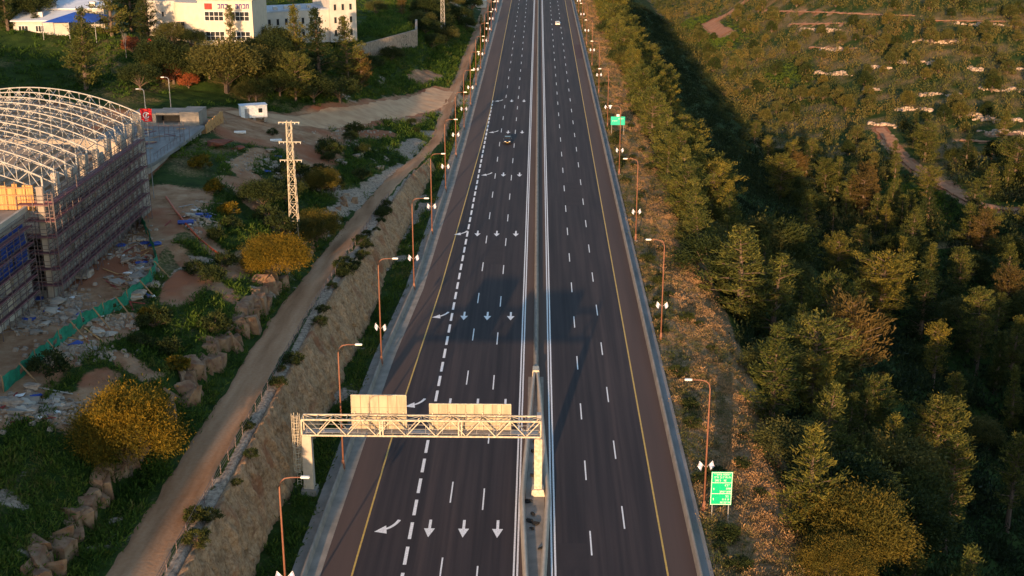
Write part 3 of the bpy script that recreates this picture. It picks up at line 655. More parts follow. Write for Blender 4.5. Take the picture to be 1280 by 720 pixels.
# ------------------------------------------------------------ cars
def make_car(label, loc, rz, paint):
    t = thing('car', label, 'car', loc, rz)
    prof = [(-2.15,.28),(-2.2,.62),(-2.1,.86),(-1.55,.95),(-1.0,1.36),(-.5,1.46),(.45,1.45),(1.15,.98),(1.95,.80),(2.2,.60),(2.18,.28)]  # +x is the front
    bm = bmesh.new(); rows = []
    for yv, sc_ in ((-.9,.97),(-.82,1.0),(.82,1.0),(.9,.97)):
        row = []
        for x, z in prof:
            yy_ = yv*(.80 if z > 1.2 else (.97 if z > .9 else 1)); row.append(bm.verts.new((x*sc_, yy_, z if abs(yv) < .85 else min(z, 1.40)-.02)))
        rows.append(row)
    k = len(prof)
    for a, b in zip(rows[:-1], rows[1:]):
        for j in range(k): bm.faces.new((a[j], a[(j+1) % k], b[(j+1) % k], b[j]))
    bm.faces.new(rows[0][::-1]); bm.faces.new(rows[-1]); bmesh.ops.recalc_face_normals(bm, faces=bm.faces)
    me = bpy.data.meshes.new('body'); bm.to_mesh(me); bm.free(); me.materials.append(paint); link(bpy.data.objects.new('body', me), t)
    g_ = MB(); g_.add([(1.10,-.66,1.03),(1.10,.66,1.03),(.52,.60,1.44),(.52,-.60,1.44)], [(0,1,2,3)]); g_.build('windscreen', MAT['glass_dark'], t).location = (.02, 0, .02)
    g_ = MB(); g_.add([(-1.5,-.66,1.0),(-1.5,.66,1.0),(-1.03,.60,1.345),(-1.03,-.60,1.345)], [(3,2,1,0)]); g_.build('rear_window', MAT['glass_dark'], t).location = (-.02, 0, .02)
    for s in (-1, 1):
        g_ = MB(); g_.add([(-1.2,.885*s,1.0),(1.0,.885*s,1.0),(.45,.73*s,1.37),(-.9,.73*s,1.34)], [(0,1,2,3)]); g_.build('side_window', MAT['glass_dark'], t).location = (0, .02*s, 0)
        for x in (-1.35, 1.35):
            wv = MB(); wv.tube([(x, .74*s, .32), (x, .93*s, .32)], .32, 14); wv = wv.build('wheel', MAT['rubber'], t)
            h_ = MB(); h_.tube([(x, .93*s, .32), (x, .945*s, .32)], .19, 10); h_.build('rim', MAT['galvanised'], wv)
        h_ = MB(); h_.box(2.12, 2.22, .48*s-.18, .48*s+.18, .60, .73); h_.build('headlight', MAT['lamp_head'], t)
        h_ = MB(); h_.box(-2.22, -2.12, .6*s-.14, .6*s+.14, .66, .82); h_.build('tail_light', MAT['red_cloth'], t)
        h_ = MB(); h_.box(.72, .92, .92*s-.1, .92*s+.1, .98, 1.12); h_.build('wing_mirror', paint, t)
    h_ = MB(); h_.box(2.16, 2.235, -.26, .26, .36, .48); h_.build('number_plate', MAT['road_yellow'], t)
    h_ = MB(); h_.box(-2.235, -2.16, -.26, .26, .46, .58); h_.build('number_plate', MAT['road_yellow'], t)
    return t
c_ = at(634.5, 178, 0); make_car('dark navy car driving towards the camera on the left carriageway', (c_.x, c_.y, .01), R(-90), MAT['car_navy'])
c_ = at(697, 31, 0); make_car('small white car driving away on the right carriageway', (c_.x, c_.y, .01), R(90), MAT['car_white'])

# ------------------------------------------------------------ lattice towers
def lattice_tower(label, px, py, H_, w0, w1, mat, arms):
    p = hit(px, py); t = thing('lattice_pylon', label, 'pylon', p)
    mb = MB(); n_ = int(H_/1.3)
    def c(i, k): f = i/n_; h = (w0+(w1-w0)*f)/2; sx_, sy_ = ((-1,-1),(1,-1),(1,1),(-1,1))[k % 4]; return (sx_*h, sy_*h, f*H_)
    for k in range(4):
        mb.bar(c(0, k), c(n_, k), .09)
        for i in range(n_):
            mb.bar(c(i, k), c(i+1, k+1), .05); mb.bar(c(i, k), c(i, k+1), .045)
            if i % 2: mb.bar(c(i, k+1), c(i+1, k), .065)
    mb.build('lattice_mast', mat, t)
    for z, wd in arms:
        a = MB(); a.bar((-wd, 0, z), (wd, 0, z), .11); a.bar((-wd, .3, z-.02), (wd, .3, z-.02), .09); a = a.build('crossarm', mat, t)
        for x in (-wd+.1, -wd*.55, wd*.55, wd-.1):
            i_ = MB(); i_.tube([(x, 0, z-.05), (x, 0, z-.3)], .04, 6); i_.build('insulator', MAT['white_paint'], a)
    mb = MB(); mb.taper(0, 0, -.6, .15, w0*.75, w0*.75, w0*.7, w0*.7); mb.build('footing', MAT['concrete'], t)
    return t
LT = lattice_tower('tall cream lattice power pylon standing by the dirt mound left of the track', 369, 297, 18.2, 1.35, .7, MAT['gantry_paint'], ((12.2, 1.7), (15.0, 1.7), (18.0, 1.6)))
mb = MB(); mb.box(-.3, .3, -.73, -.70, 1.6, 2.3); mb.build('warning_plate', MAT['road_yellow'], LT)
lattice_tower('far pale lattice pylon on the green bank beyond the track junction', 554, 52, 22, 1.5, .8, MAT['steel_white'], ((20, 2.0),))

# ------------------------------------------------------------ arena under construction
AX, AY0, AY1, GZ0 = -58.5, 146.0, 186.0, 14.0; AW = 32.0
A = thing('unfinished_arena', 'unfinished concrete arena with white arched roof trusses and scaffolded walls', 'building site', (AX-AW/2, (AY0+AY1)/2, GZ0))
A.location = (0, 0, 0)
def bld(mb, name, mat, par=None, **k): return mb.build(name, mat, par or A, **k)
mb = MB(); mb.box(AX-AW, AX, AY0, AY1, 13.2, 15.0); bld(mb, 'base_slab', MAT['concrete'])
mb = MB(); mb.box(AX-AW+.5, AX-.6, AY0+.3, AY1-.5, 21.6, 22.0); bld(mb, 'floor_slab', MAT['sun_tint_floor'])
mb = MB(); mb.box(AX-AW+3, AX-13, AY0+14, AY1-4, 22.0, 25.0); bld(mb, 'seating_tier', MAT['sun_tint_floor'])
mb = MB()
for i in range(6): mb.box(AX-12.9+i*1.6, AX-11.3+i*1.6-.003*i, AY0+15, AY1-3, 22.0, 24.8-i*.45)
bld(mb, 'seating_step', MAT['sun_tint_floor'])
# perimeter wall in bays with openings, then columns up to the trusses
for i in range(8):
    y0 = AY0+i*5.0; mb = MB()
    mb.box(AX-.4, AX, y0+.25, y0+4.75, 15.0, 17.2); mb.box(AX-.4, AX, y0+.25, y0+1.6, 17.2, 25.6); mb.box(AX-.4, AX, y0+3.0, y0+4.75, 17.2, 25.6)
    mb.box(AX-.4, AX, y0+1.6, y0+3.0, 19.6, 21.8); mb.box(AX-.4, AX, y0+1.6, y0+3.0, 24, 25.6)
    mb.box(AX-.8, AX-.4, y0+.4, y0+4.6, 15, 25.4)
    if i % 2 == 0: mb.box(AX-.35, AX-.05, y0+1.0, y0+2.4, 25.6, 27.0+.2*(i % 3))
    bld(mb, 'wall_panel', MAT['form_concrete'])
for i in range(9):
    y0 = AY0+i*5.0; mb = MB(); mb.box(AX-.7, AX+.15, y0-.3, y0+.3, 14.2, 27.6+(.9 if i % 2 else .4)); bld(mb, 'column', MAT['form_concrete'], bevel=.03)
    mb = MB(); mb.box(AX-AW-.15, AX-AW+.7, y0-.3, y0+.3, 14.2, 28.0); bld(mb, 'column', MAT['form_concrete'], bevel=.03)
for y0, zz in ((AY1, 25.2),):
    mb = MB(); mb.box(AX-AW, AX-.8, y0-.35, y0+.05, 15.0, zz)
    bld(mb, 'end_wall', MAT['form_concrete'])
mb = MB(); mb.box(AX-AW-.1, AX-AW+.3, AY0, AY1, 15, 25.5); bld(mb, 'side_wall', MAT['form_concrete'])
mb = MB(); r_ = random.Random(3)
for i in range(30):        # timber formwork closing the near end
    x = AX-1.4-i*.62; mb.box(x-.30, x+.29, AY0-.1-r_.uniform(0, .08), AY0+.12, 25.0, 28.1+r_.uniform(-.3, .3))
FW = bld(mb, 'timber_formwork', MAT['form_wood'])
mb = MB()
for z in (25.7, 26.9, 27.8): mb.box(AX-20, AX-1, AY0-.3, AY0-.2, z, z+.14)
for i in range(16): mb.bar((AX-2-i*1.15, AY0-.25, 24.9), (AX-2-i*1.15, AY0-.25, 28.6), .07)
mb.build('waling', MAT['wood'], FW)
def arcz(x): u = (x-(AX-AW/2))/(AW/2); return 29.1+3.8*(1-u*u)
def truss(y, x1, mat):
    mb = MB(); n_ = 22; xsv = np.linspace(AX-AW, AX, n_+1)
    for i in range(n_):
        a, b = xsv[i], xsv[i+1]; za, zb2 = arcz(a), arcz(b); da = 1.75
        mb.bar((a, y, za), (b, y, zb2), .135); mb.bar((a, y, za-da), (b, y, zb2-da), .11)
        mb.bar((a, y, za), (a, y, za-da), .075)
        if i % 2 == 0: mb.bar((a, y, za-da), (b, y, zb2), .08)
        else: mb.bar((a, y, za), (b, y, zb2-da), .08)
    mb.bar((AX, y, arcz(AX)), (AX, y, arcz(AX)-2.1), .2); mb.bar((AX-AW, y, arcz(AX)), (AX-AW, y, arcz(AX)-2.1), .2)
    bld(mb, 'roof_truss', mat)
for i in range(11): truss(AY0+.2+i*3.936, AX, MAT['steel_white'])
for k in range(12):
    x = AX-1.5-k*(AW-3)/11; mb = MB(); mb.bar((x, AY0+.2, arcz(x)-1.75), (x, AY1-.4, arcz(x)-1.75), .08)
    for i in range(8):
        y = AY0+.2+i*4.92
        if (i+k) % 2: mb.bar((x, y, arcz(x)-1.75), (x, y+4.92, arcz(x)-.1), .09)
        else: mb.bar((x, y, arcz(x)-.1), (x, y+4.92, arcz(x)-1.75), .09)
    bld(mb, 'purlin', MAT['steel_grey'])
# near wing with blue sheeting
WX, WY0, WY1, WZ = -60.2, 96.0, 144.5, 25.3
mb = MB(); mb.box(WX-22, WX-.6, WY0, WY1, 14, 24.6); bld(mb, 'wing_shade', MAT['shade_black'])  # solid black box stands for the shade inside the wing
mb = MB(); mb.box(WX-22, WX+.3, WY0, WY1+.6, 24.62, WZ); bld(mb, 'wing_roof', MAT['concrete'])
mb = MB(); mb.box(WX-.25, WX+.1, WY0, WY1+.4, WZ, WZ+.6); bld(mb, 'parapet', MAT['pale_concrete'])
for i in range(12):
    y = WY1-.5-i*3.9; mb = MB(); mb.box(WX-.5, WX-.1, y-1.15, y, 14, 24.6); bld(mb, 'pier', MAT['form_concrete'])
    mb = MB(); mb.box(WX-.45, WX-.2, y-3.7, y-1.3, 14, 17.0); mb.box(WX-.45, WX-.2, y-3.6, y-1.5, 17.5, 19.0); bld(mb, 'infill_panel', MAT['cream_stone' if i % 3 else 'form_concrete'])
for i in range(8):
    y1 = WY1-1.2-i*4.4; mb = MB(); n_ = 10; V = []
    for j in range(n_+1):
        for kz in range(7): V.append((WX+.02+.10*math.sin(j*1.9+kz*.8), y1-4.1*j/n_*(1-.05*math.sin(kz)), 19.6+kz*.78))
    mb.add(V, [(j*7+kz, (j+1)*7+kz, (j+1)*7+kz+1, j*7+kz+1) for j in range(n_) for kz in range(6)])
    bld(mb, 'blue_sheet', MAT['blue_tarp'], smooth=True)
# scaffolding: one for the long wall, one for the wing, one round the corner
def scaffold(label, x, y0, y1, levels, z0=14.2, step=2.0, depth=1.15, sparse=False):
    if sparse: depth = .75
    t = thing('scaffolding', label, 'scaffolding', (x, (y0+y1)/2, z0)); y0 -= t.location.y; y1 -= t.location.y
    n_ = max(1, int(round((y1-y0)/(4.0 if sparse else 2.0)))); H_ = levels*2.0; r2 = random.Random(int(y1*10))
    for i in range(n_+1):
        y = y0+(y1-y0)*i/n_; mb = MB()
        mb.bar((0, y, -.3), (0, y, H_+r2.uniform(.2, 2.2)), .075); mb.bar((depth, y, -.3), (depth, y, H_+r2.uniform(-.6, 1.9)), .075)
        for k in range(levels+1): mb.bar((0, y, k*2.0+1.9 if k < levels else H_), (depth, y, k*2.0+1.9 if k < levels else H_), .05)
        mb.build('standard', MAT['scaffold_tube'], t)
    for k in range(1, levels+1):
        z = k*2.0; mb = MB(); yv = y0
        while yv < y1-.4:
            Lb = min(r2.choice((2.0, 2.4, 3.0)), y1-yv)
            mb.box(.08, depth-.06, yv, yv+Lb+.001, z-.03, z+.03+r2.uniform(.0, .03))
            yv += Lb
        pl = mb.build('platform', MAT['scaffold_board'], t)
        mb = MB(); mb.box(depth-.02, depth+.02, y0, y1, z+.065, z+.2); mb.build('toe_board', MAT['scaffold_board'], pl)
        mb = MB()
        for xx in (0, depth):
            for dz in (-.1, .55, 1.05): mb.bar((xx, y0, z+dz), (xx, y1, z+dz), .055)
        for i in range(0, n_, 2):
            a = y0+(y1-y0)*i/n_; b = y0+(y1-y0)*min(i+2, n_)/n_
            if (i//2+k) % 2: a, b = b, a
            mb.bar((depth, a, z-2), (depth, b, z), .05)
        mb.build('ledger', MAT['scaffold_tube'], t)
    return t
scaffold('long five level purple boarded scaffolding along the arena\'s side wall', AX+.35, AY0-1, AY1-4, 6, 14.0)
scaffold('scaffolding along the blue sheeted wing at the left frame edge', WX+.4, 97, 143, 5, 14.0, sparse=True)
CS = scaffold('short scaffolding tower turned round the arena\'s near corner', AX+.4, -1.9, 1.9, 6, 14.0); CS.rotation_euler = (0, 0, R(90)); CS.location = (-59.4, AY0-1.2, 14.0)

# concrete deck with retaining edge, beside the arena's far corner
D = thing('concrete_deck', 'grey concrete deck with rooms beside the far corner of the arena', 'concrete deck', (-67, 214, 14))
D.location = (0, 0, 0)
mb = MB(); mb.prism([(-79, 200), (-64.6, 200), (-63.2, 206), (-62.4, 222), (-62.4, 236), (-79, 236)], 16.5, 17.1); mb.build('deck_slab', MAT['weathered_concrete'], D)
mb = MB(); mb.prism([(-78, 201), (-65.2, 201), (-63.8, 206), (-63, 222), (-63, 235.5), (-78, 235.5)], 12, 16.497); mb.build('deck_wall', MAT['form_concrete'], D)
mb = MB(); mb.box(-76, -71.5, 236.1, 241, 14, 19.3); mb.box(-67, -63.4, 236.1, 242, 14, 19.6); mb.box(-71.5, -67, 236.1, 241, 14, 17.4); mb.box(-71.5, -67, 236.3, 241.5, 19.0, 19.4); mb.build('unfinished_room', MAT['concrete'], D)
mb = MB(); mb.box(-71.4, -67.1, 239.5, 239.6, 17.4, 19.0); mb.build('opening_shade', MAT['shade_black'], D)  # black sheet stands for the shade inside the room
mb = MB()
for i in range(17):
    mb.bar((-76+i*.9, 222+(i % 3)*.3, 17.1), (-76+i*.9, 222+(i % 3)*.3, 20.0+(i % 4)*.2), .07)
for z in (18.0, 19.0, 19.9): mb.bar((-76, 221.8, z), (-62.6, 221.8, z), .06)
for i in range(10): mb.bar((-63.6+i*.06, 207+i*1.8, 17.1), (-63.6+i*.06, 207+i*1.8, 18.3), .05)
mb.bar((-63.6, 207, 18.2), (-63.05, 223.2, 18.2), .06)
mb.build('shoring', MAT['scaffold_tube'], D)
W_ = thing('formwork_wall', 'brown timber formwork wall at the end of the concrete deck near the white cabin', 'formwork', (-59, 238, 13)); W_.location = (0, 0, 0)
mb = MB()
for i in range(10): mb.box(-62.4+.001*i, -62.2, 236.3+i*1.35, 236.3+i*1.35+1.31, 12.5, 17.2+(i % 3)*.15)
mb.build('panel', MAT['form_wood'], W_)
mb = MB()
for i in range(8): mb.box(-66.8+i*.55, -66.8+i*.55+.52, 235.98, 236.06, 14, 17.05)
mb.build('panel', MAT['wood'], W_)
mb = MB()
for i in range(6): mb.bar((-62.1, 237+i*2.4, 16.4), (-60.3, 237+i*2.4, 12.8), .12)
mb.build('prop', MAT['wood'], W_)
BZ = GH(-61.2, 194)
Bn = thing('banner', 'square red banner with a white round emblem at the arena\'s far corner', 'banner', (-59.9, 193, BZ))
mb = MB(); mb.tube([(0, .1, -.3), (0, .1, 14.4)], .06, 6); mb.build('pole', MAT['steel_grey'], Bn)
mb = MB(); V = [(-.9+.18*i, .06*math.sin(i*1.1), 12.0+.25*k) for i in range(11) for k in range(9)]; mb.add(V, [(i*9+k, (i+1)*9+k, (i+1)*9+k+1, i*9+k+1) for i in range(10) for k in range(8)]); Cl = mb.build('cloth', MAT['red_cloth'], Bn, smooth=True)
mb = MB(); pts = [(math.cos(a), math.sin(a)) for a in np.linspace(.5, 2*math.pi-.3, 22)]
for (a, b), (c2, d2) in zip(pts[:-1], pts[1:]): mb.add([(.5*a, -.10, 13+.5*b), (.36*a, -.10, 13+.36*b), (.36*c2, -.10, 13+.36*d2), (.5*c2, -.10, 13+.5*d2)], [(0,1,2,3)])
mb.add([(-.12,-.10,12.75),(.05,-.10,12.72),(.2,-.10,13.22),(.0,-.10,13.3)], [(0,1,2,3)]); mb.box(-.25, .25, -.105, -.10, 12.22, 12.32)
mb.build('emblem', MAT['white_paint'], Cl)
def site_lamp(px, py, H_, label):
    p = hit(px, py); t = thing('site_lamp', label, 'lamp post', p)
    mb = MB(); mb.tube([(0,0,-.3), (0,0,H_-.4), (-.25,0,H_-.05), (-.9,0,H_)], [.09,.07,.06,.05], 6); mb.build('pole', MAT['galvanised'], t)
    mb = MB(); mb.box(-1.5, -.85, -.16, .16, H_-.06, H_+.08); mb.build('lamp_head', MAT['lamp_head'], t, bevel=.03)
site_lamp(184, 160, 7.5, 'thin pale lamp post behind the red banner')
site_lamp(215, 150, 8.5, 'thin pale lamp post at the back of the concrete deck')
# site cabin
p = at(318, 151, 0); p = hit(317, 149)
K = thing('site_cabin', 'white portable site cabin on blocks above the red earth mound', 'cabin', (p.x, p.y, p.z), R(22))
mb = MB(); mb.box(-2.7, 2.7, -1.25, 1.25, .5, 3.0); mb.build('body', MAT['white_paint'], K, bevel=.03)
mb = MB(); mb.box(-2.8, 2.8, -1.35, 1.35, 3.003, 3.12); mb.build('roof', MAT['white_roof'], K)
mb = MB(); mb.box(.9, 1.7, -1.275, -1.252, 1.5, 2.4); mb.build('window', MAT['glass_dark'], K)
mb = MB(); mb.box(-1.9, -1.0, -1.275, -1.252, .55, 2.5); mb.build('door', MAT['steel_grey'], K)
for x in (-2.3, 0, 2.3):
    mb = MB(); mb.box(x-.3, x+.3, -1.1, 1.1, -.6, .497); mb.build('block', MAT['concrete'], K)

# green net fence with slanting timber props
FP = [(5, 492), (45, 457), (75, 432), (103, 409), (130, 396), (160, 381), (190, 352), (197, 330), (186, 300), (176, 276)]
FG = [hit(*q) for q in FP]
FN = thing('net_fence', 'sagging green net fence along the edge of the building site', 'fence', FG[4]); FN.location = (0, 0, 0)
mb = MB(); r_ = random.Random(8)
for a, b in zip(FG[:-1], FG[1:]):
    n_ = 8; V = []
    for i in range(n_+1):
        q = a.lerp(b, i/n_); q.z = GH(q.x, q.y); sag = .25*math.sin(math.pi*i/n_)+.12*math.sin(i*2.3)
        for k in range(4): V.append((q.x+.10*math.sin(i*1.7+k), q.y+.06*math.cos(i*2.1), q.z+(1.75-sag)*k/3))
    mb.add(V, [(i*4+k, (i+1)*4+k, (i+1)*4+k+1, i*4+k+1) for i in range(n_) for k in range(3) if not (k == 1 and r_.random() < .12)])
mb.build('net', MAT['green_net'], FN)
for i, q in enumerate(FG):
    mb = MB(); mb.bar((q.x, q.y, q.z-.2), (q.x, q.y, q.z+1.95), .09); mb.build('post', MAT['wood'], FN)
for i in range(len(FG)-3):
    q = FG[i].lerp(FG[i+1], .5); e = Vector((q.x+2.3, q.y-1.2, GH(q.x+2.3, q.y-1.2))); mb = MB(); mb.bar((q.x+.1, q.y, GH(q.x, q.y)+1.7), (e.x, e.y, e.z+.05), .12); mb.build('prop', MAT['wood'], FN)
# orange pipe down the bank
pp = [hit(*q) for q in ((208, 248), (218, 263), (232, 281), (248, 299), (266, 314), (283, 326))]
mb = MB(); mb.tube([(q.x, q.y, q.z+.22) for q in pp], .14, 8); tag(mb.build('drain_pipe', MAT['pvc_orange'], None, smooth=True), 'long orange pipe lying down the earth bank beside the site', 'pipe')

# loose rubbish on the site: every board, block and sheet on its own
r_ = random.Random(12)
def debris(px, py, kind, i):
    p = hit(px, py)
    if kind == 'plank':
        mb = MB(); L_ = r_.uniform(1.8, 4.4); a = r_.uniform(0, 6.3); e = Vector((math.cos(a)*L_/2, math.sin(a)*L_/2, 0)); z1, z2 = GH(p.x-e.x, p.y-e.y), GH(p.x+e.x, p.y+e.y); zz = p.z
        mb.bar((-e.x, -e.y, z1-zz+.08+r_.uniform(0, .25)), (e.x, e.y, z2-zz+.1), .18, .05); o = mb.build('plank', MAT[r_.choice(('wood', 'wood', 'steel_grey', 'pale_concrete', 'bare_wood', 'form_wood', 'brick_red'))]); o.location = p; tag(o, 'loose plank among the rubbish on the building site', 'plank', 'loose planks on the site')
    elif kind == 'block': rag('concrete_lump', p.x, p.y, p.z-.05, r_.uniform(.35, 1.15), MAT[r_.choice(('pale_concrete', 'rubble', 'concrete'))], 'pale lump of broken concrete on the building site', 'lump', 'broken concrete on the site', i, .35)
    elif kind == 'blue': rag('crumpled_sheet', p.x, p.y, p.z-.02, r_.uniform(.5, 1.1), MAT['blue_tarp'], 'crumpled blue plastic sheet on the building site', 'sheet', 'blue sheets on the site', i, .18)
    else: rag('white_bag', p.x, p.y, p.z-.03, r_.uniform(.3, .7), MAT['white_paint'], 'white rubbish sack on the building site', 'sack', 'white sacks on the site', i, .3)
i = 0
for cx_, cy_, sx_, sy_, num in ((30, 400, 30, 18, 26), (155, 300, 22, 22, 18), (150, 350, 16, 10, 16), (180, 318, 10, 22, 14), (45, 510, 38, 18, 60), (175, 345, 16, 20, 26), (95, 395, 40, 10, 20), (240, 275, 14, 10, 14), (165, 375, 22, 7, 16), (110, 425, 30, 14, 18), (250, 268, 16, 18, 14), (60, 375, 40, 14, 14), (335, 205, 16, 14, 10)):
    for _ in range(num):
        debris(cx_+r_.gauss(0, 1)*sx_*.6, cy_+r_.gauss(0, 1)*sy_*.6, r_.choice(('plank', 'plank', 'plank', 'plank', 'plank', 'block', 'block', 'block', 'block', 'plank', 'blue', 'white')), i); i += 1
for k, (px, py, s_) in enumerate(((97, 348, 2.2), (152, 268, .9), (165, 372, 1.6), (275, 185, 2.6), (300, 188, 1.6))):
    p = hit(px, py); red = k > 2
    rag('earth_heap' if red else 'rubble_heap', p.x, p.y, p.z-.2, s_, MAT['red_soil' if red else 'rubble'],
        ('larger' if k == 3 else 'smaller')+' heap of dark red earth by the white cabin' if red else ('pale rubble heap in front of the scaffolded wall', 'small pale block of rubble at the arena\'s foot', 'rubble heap beside the green net fence')[k], 'heap', None, k+60, .3)
for k, (px, py) in enumerate(((232, 281), (300, 168), (345, 178))):
    p = hit(px, py); mb = MB(); mb.tube([(-1.1, 0, .35), (1.1, .3, .35)], .3, 10); o = mb.build('pipe_section', MAT['blue_tarp' if k == 0 else 'white_paint']); o.location = p
    tag(o, ('short blue pipe section beside the orange pipe', 'white pipe section below the white cabin', 'white pipe section on the red earth above the pylon')[k], 'pipe')

r5 = random.Random(2)
for i in range(26):
    xq, yq = r5.uniform(-76, -65.5), r5.uniform(206, 234); aq = r5.uniform(0, 3.1); mb = MB(); L_ = r5.uniform(1.5, 3.2); mb.bar((-L_/2, 0, 0), (L_/2, 0, 0), .2, .1)
    o = mb.build('plank', MAT[r5.choice(('wood', 'form_wood', 'steel_grey', 'scaffold_board'))]); o.location = (xq, yq, 17.17+.1*(i % 2)); o.rotation_euler = (0, 0, aq); tag(o, 'board lying on the grey concrete deck', 'plank', 'boards on the concrete deck')
mb = MB(); r5 = random.Random(9)          # fine rubble, uncountable
for cx_, cy_, sx_, sy_, num in ((30, 400, 40, 14, 260), (155, 300, 26, 22, 160), (175, 345, 14, 18, 170), (45, 512, 40, 16, 320), (120, 400, 50, 12, 160), (70, 375, 40, 12, 160), (250, 272, 14, 14, 60), (90, 440, 50, 8, 120), (320, 205, 30, 12, 90), (440, 165, 40, 8, 70)):
    for _ in range(int(num*1.5)):
        p = hit_s(cx_+r5.gauss(0, .6)*sx_, cy_+r5.gauss(0, .6)*sy_); s_ = r5.uniform(.08, .30); z = GH(p.x, p.y); mb.taper(p.x, p.y, z-.1, z+s_*r5.uniform(.5, 1.3), s_, s_*r5.uniform(.6, 1.6), s_*.7, s_*.6)
tag(mb.build('rubble', MAT['rubble']), 'fine rubble strewn over the building site', 'rubble', None, 'stuff')
# ------------------------------------------------------------ buildings at the top left
def window(par, x0, x1, z0, z1, y, nv=2, nh=2, frame=None):
    w_ = MB(); w_.box(x0, x1, y-.02, y+.10, z0, z1); w_ = w_.build('window', MAT['glass_dark'], par)
    f = MB(); t_ = .09
    for i in range(nv+1): xx = x0+(x1-x0)*i/nv; f.box(xx-t_/2, xx+t_/2, y-.07, y-.021, z0, z1)
    for i in range(nh+1): zz = z0+(z1-z0)*i/nh; f.box(x0-.04, x1+.04, y-.075, y-.022, zz-t_/2, zz+t_/2)
    f.build('frame', frame or MAT['white_paint'], w_)
Z0 = 20.5
S_ = thing('school_building', 'cream stone school building with a rounded lit corner and purple lettering', 'building', (-73, 302, Z0), R(-2))
mb = MB(); mb.box(-6.4, 6.4, 0, 14, 0, 12.6); mb.build('wall', MAT['cream_stone'], S_)
mb = MB(); mb.box(-6.6, 6.6, -.2, 14.2, 12.603, 13.0); mb.build('roof', MAT['pale_concrete'], S_)
mb = MB(); pts = [(-6.41, 13)]+[(-6.41-7*math.sin(a)*1.0, 4-3.4*math.cos(a)+.6) for a in np.linspace(.0, math.pi*.5, 9)]+[(-13.4, 13)]; mb.prism(pts, 0, 11.9); mb.build('round_tower', MAT['cream_stone'], S_)
mb = MB(); mb.box(-20.5, -13.45, 6, 16, 0, 11.9); mb.build('side_wing', MAT['white_wall'], S_)
mb = MB(); mb.box(-20.8, -12.5, 4.2, 5.97, 4.3, 4.5); mb.build('canopy', MAT['steel_grey'], S_)
window(S_, -12.2, -10.2, 5.6, 7.6, 1.2, 2, 2, MAT['steel_grey'])
for xx in (-4.9, 1.2):
    for zz in (8.0, 3.4): window(S_, xx, xx+4.4, zz, zz+2.1, 0, 4, 2)
window(S_, 2.2, 5.4, .4, 2.6, 0, 3, 1, MAT['steel_grey'])
for k, (xx, zz) in enumerate(((-17.5, 5.6), (-16.7, 5.6), (-15.9, 5.6), (-17, 8.2))): window(S_, xx, xx+.5, zz, zz+1.1, 6.0, 1, 1, MAT['steel_grey'])
mb = MB(); mb.box(-4.8, -3.0, -.12, -.03, 10.6, 12.0); mb.build('emblem', MAT['brick_red'], S_)
mb = MB()
for x0, n_ in ((-1.7, 3), (2.5, 4)):
    for i in range(n_):
        x = x0+i*.85; mb.box(x, x+.68, -.12, -.03, 11.6, 11.9); mb.box(x+.45, x+.68, -.115, -.035, 10.8, 11.597)
        if i % 2 == 0: mb.box(x, x+.445, -.115, -.035, 10.8, 11.05)
        else: mb.box(x, x+.2, -.115, -.035, 10.8, 11.597)
mb.build('lettering', MAT['purple_sign'], S_)
for k, (x, y) in enumerate(((-6.0, 3), (-4.6, 4.5), (-3.4, 3))):
    mb = MB(); mb.tube([(x, y, 13.25+.45), (x+1.1, y, 13.7)], .36, 8); mb.box(x, x+1.1, y-.3, y+.3, 13.0, 13.35); mb.build('water_tank', MAT['white_paint'], S_)
Wb = thing('office_block', 'long white block with small dark windows and a bluish flat roof', 'building', (-66.5, 346, 17), R(27))
mb = MB(); mb.box(-12, 11, 0, 14, 0, 8.6); mb.build('wall', MAT['white_wall'], Wb)
mb = MB(); mb.box(-12.1, 11.1, -.1, 14.1, 8.603, 9.0); mb.build('roof', MAT['grey_roof'], Wb)
mb = MB(); mb.box(11.003, 18.5, -1, 14, 0, 11.5); mb.build('end_block', MAT['white_wall'], Wb)
for i in range(9): window(Wb, -10.5+i*2.3, -9.7+i*2.3, 5.2, 6.9, 0, 1, 1, MAT['white_wall'])
for i in range(9): window(Wb, -10.5+i*2.3, -9.7+i*2.3, 1.6, 3.3, 0, 1, 1, MAT['white_wall'])
for i in range(3):
    for zz in (8.4, 5.0, 1.6): window(Wb, 12.1+i*2.2, 12.9+i*2.2, zz, zz+1.7, -1, 1, 1, MAT['white_wall'])
for i in range(6): mb = MB(); mb.box(-10+i*3.2, -8.9+i*3.2, 2+(i % 2), 3+(i % 2), 9.0, 9.8); mb.build('air_unit', MAT['galvanised'], Wb)
kp = at(70, 42, 26)
Kb = thing('low_hall', 'low white roofed hall with a blue tent canopy on the grassy hill', 'building', (kp.x, kp.y, GH(kp.x, kp.y)), R(4))
def shed(mb, x0, x1, y0, y1, z0, ze, zr, base=-3):
    ym = (y0+y1)/2; v = [(x0,y0,base),(x1,y0,base),(x1,y1,base),(x0,y1,base),(x0,y0,ze),(x1,y0,ze),(x1,y1,ze),(x0,y1,ze)]
    mb.add(v, [(0,1,5,4),(1,2,6,5),(2,3,7,6),(3,0,4,7),(4,5,6,7)])
mb = MB(); shed(mb, -9.5, 3, 0, 9, 0, 3.2, 4); mb.build('wall', MAT['white_wall'], Kb)
mb = MB(); shed(mb, -5, 9.0, 9.1, 20, 0, 4.8, 5); mb.build('rear_wall', MAT['white_wall'], Kb)
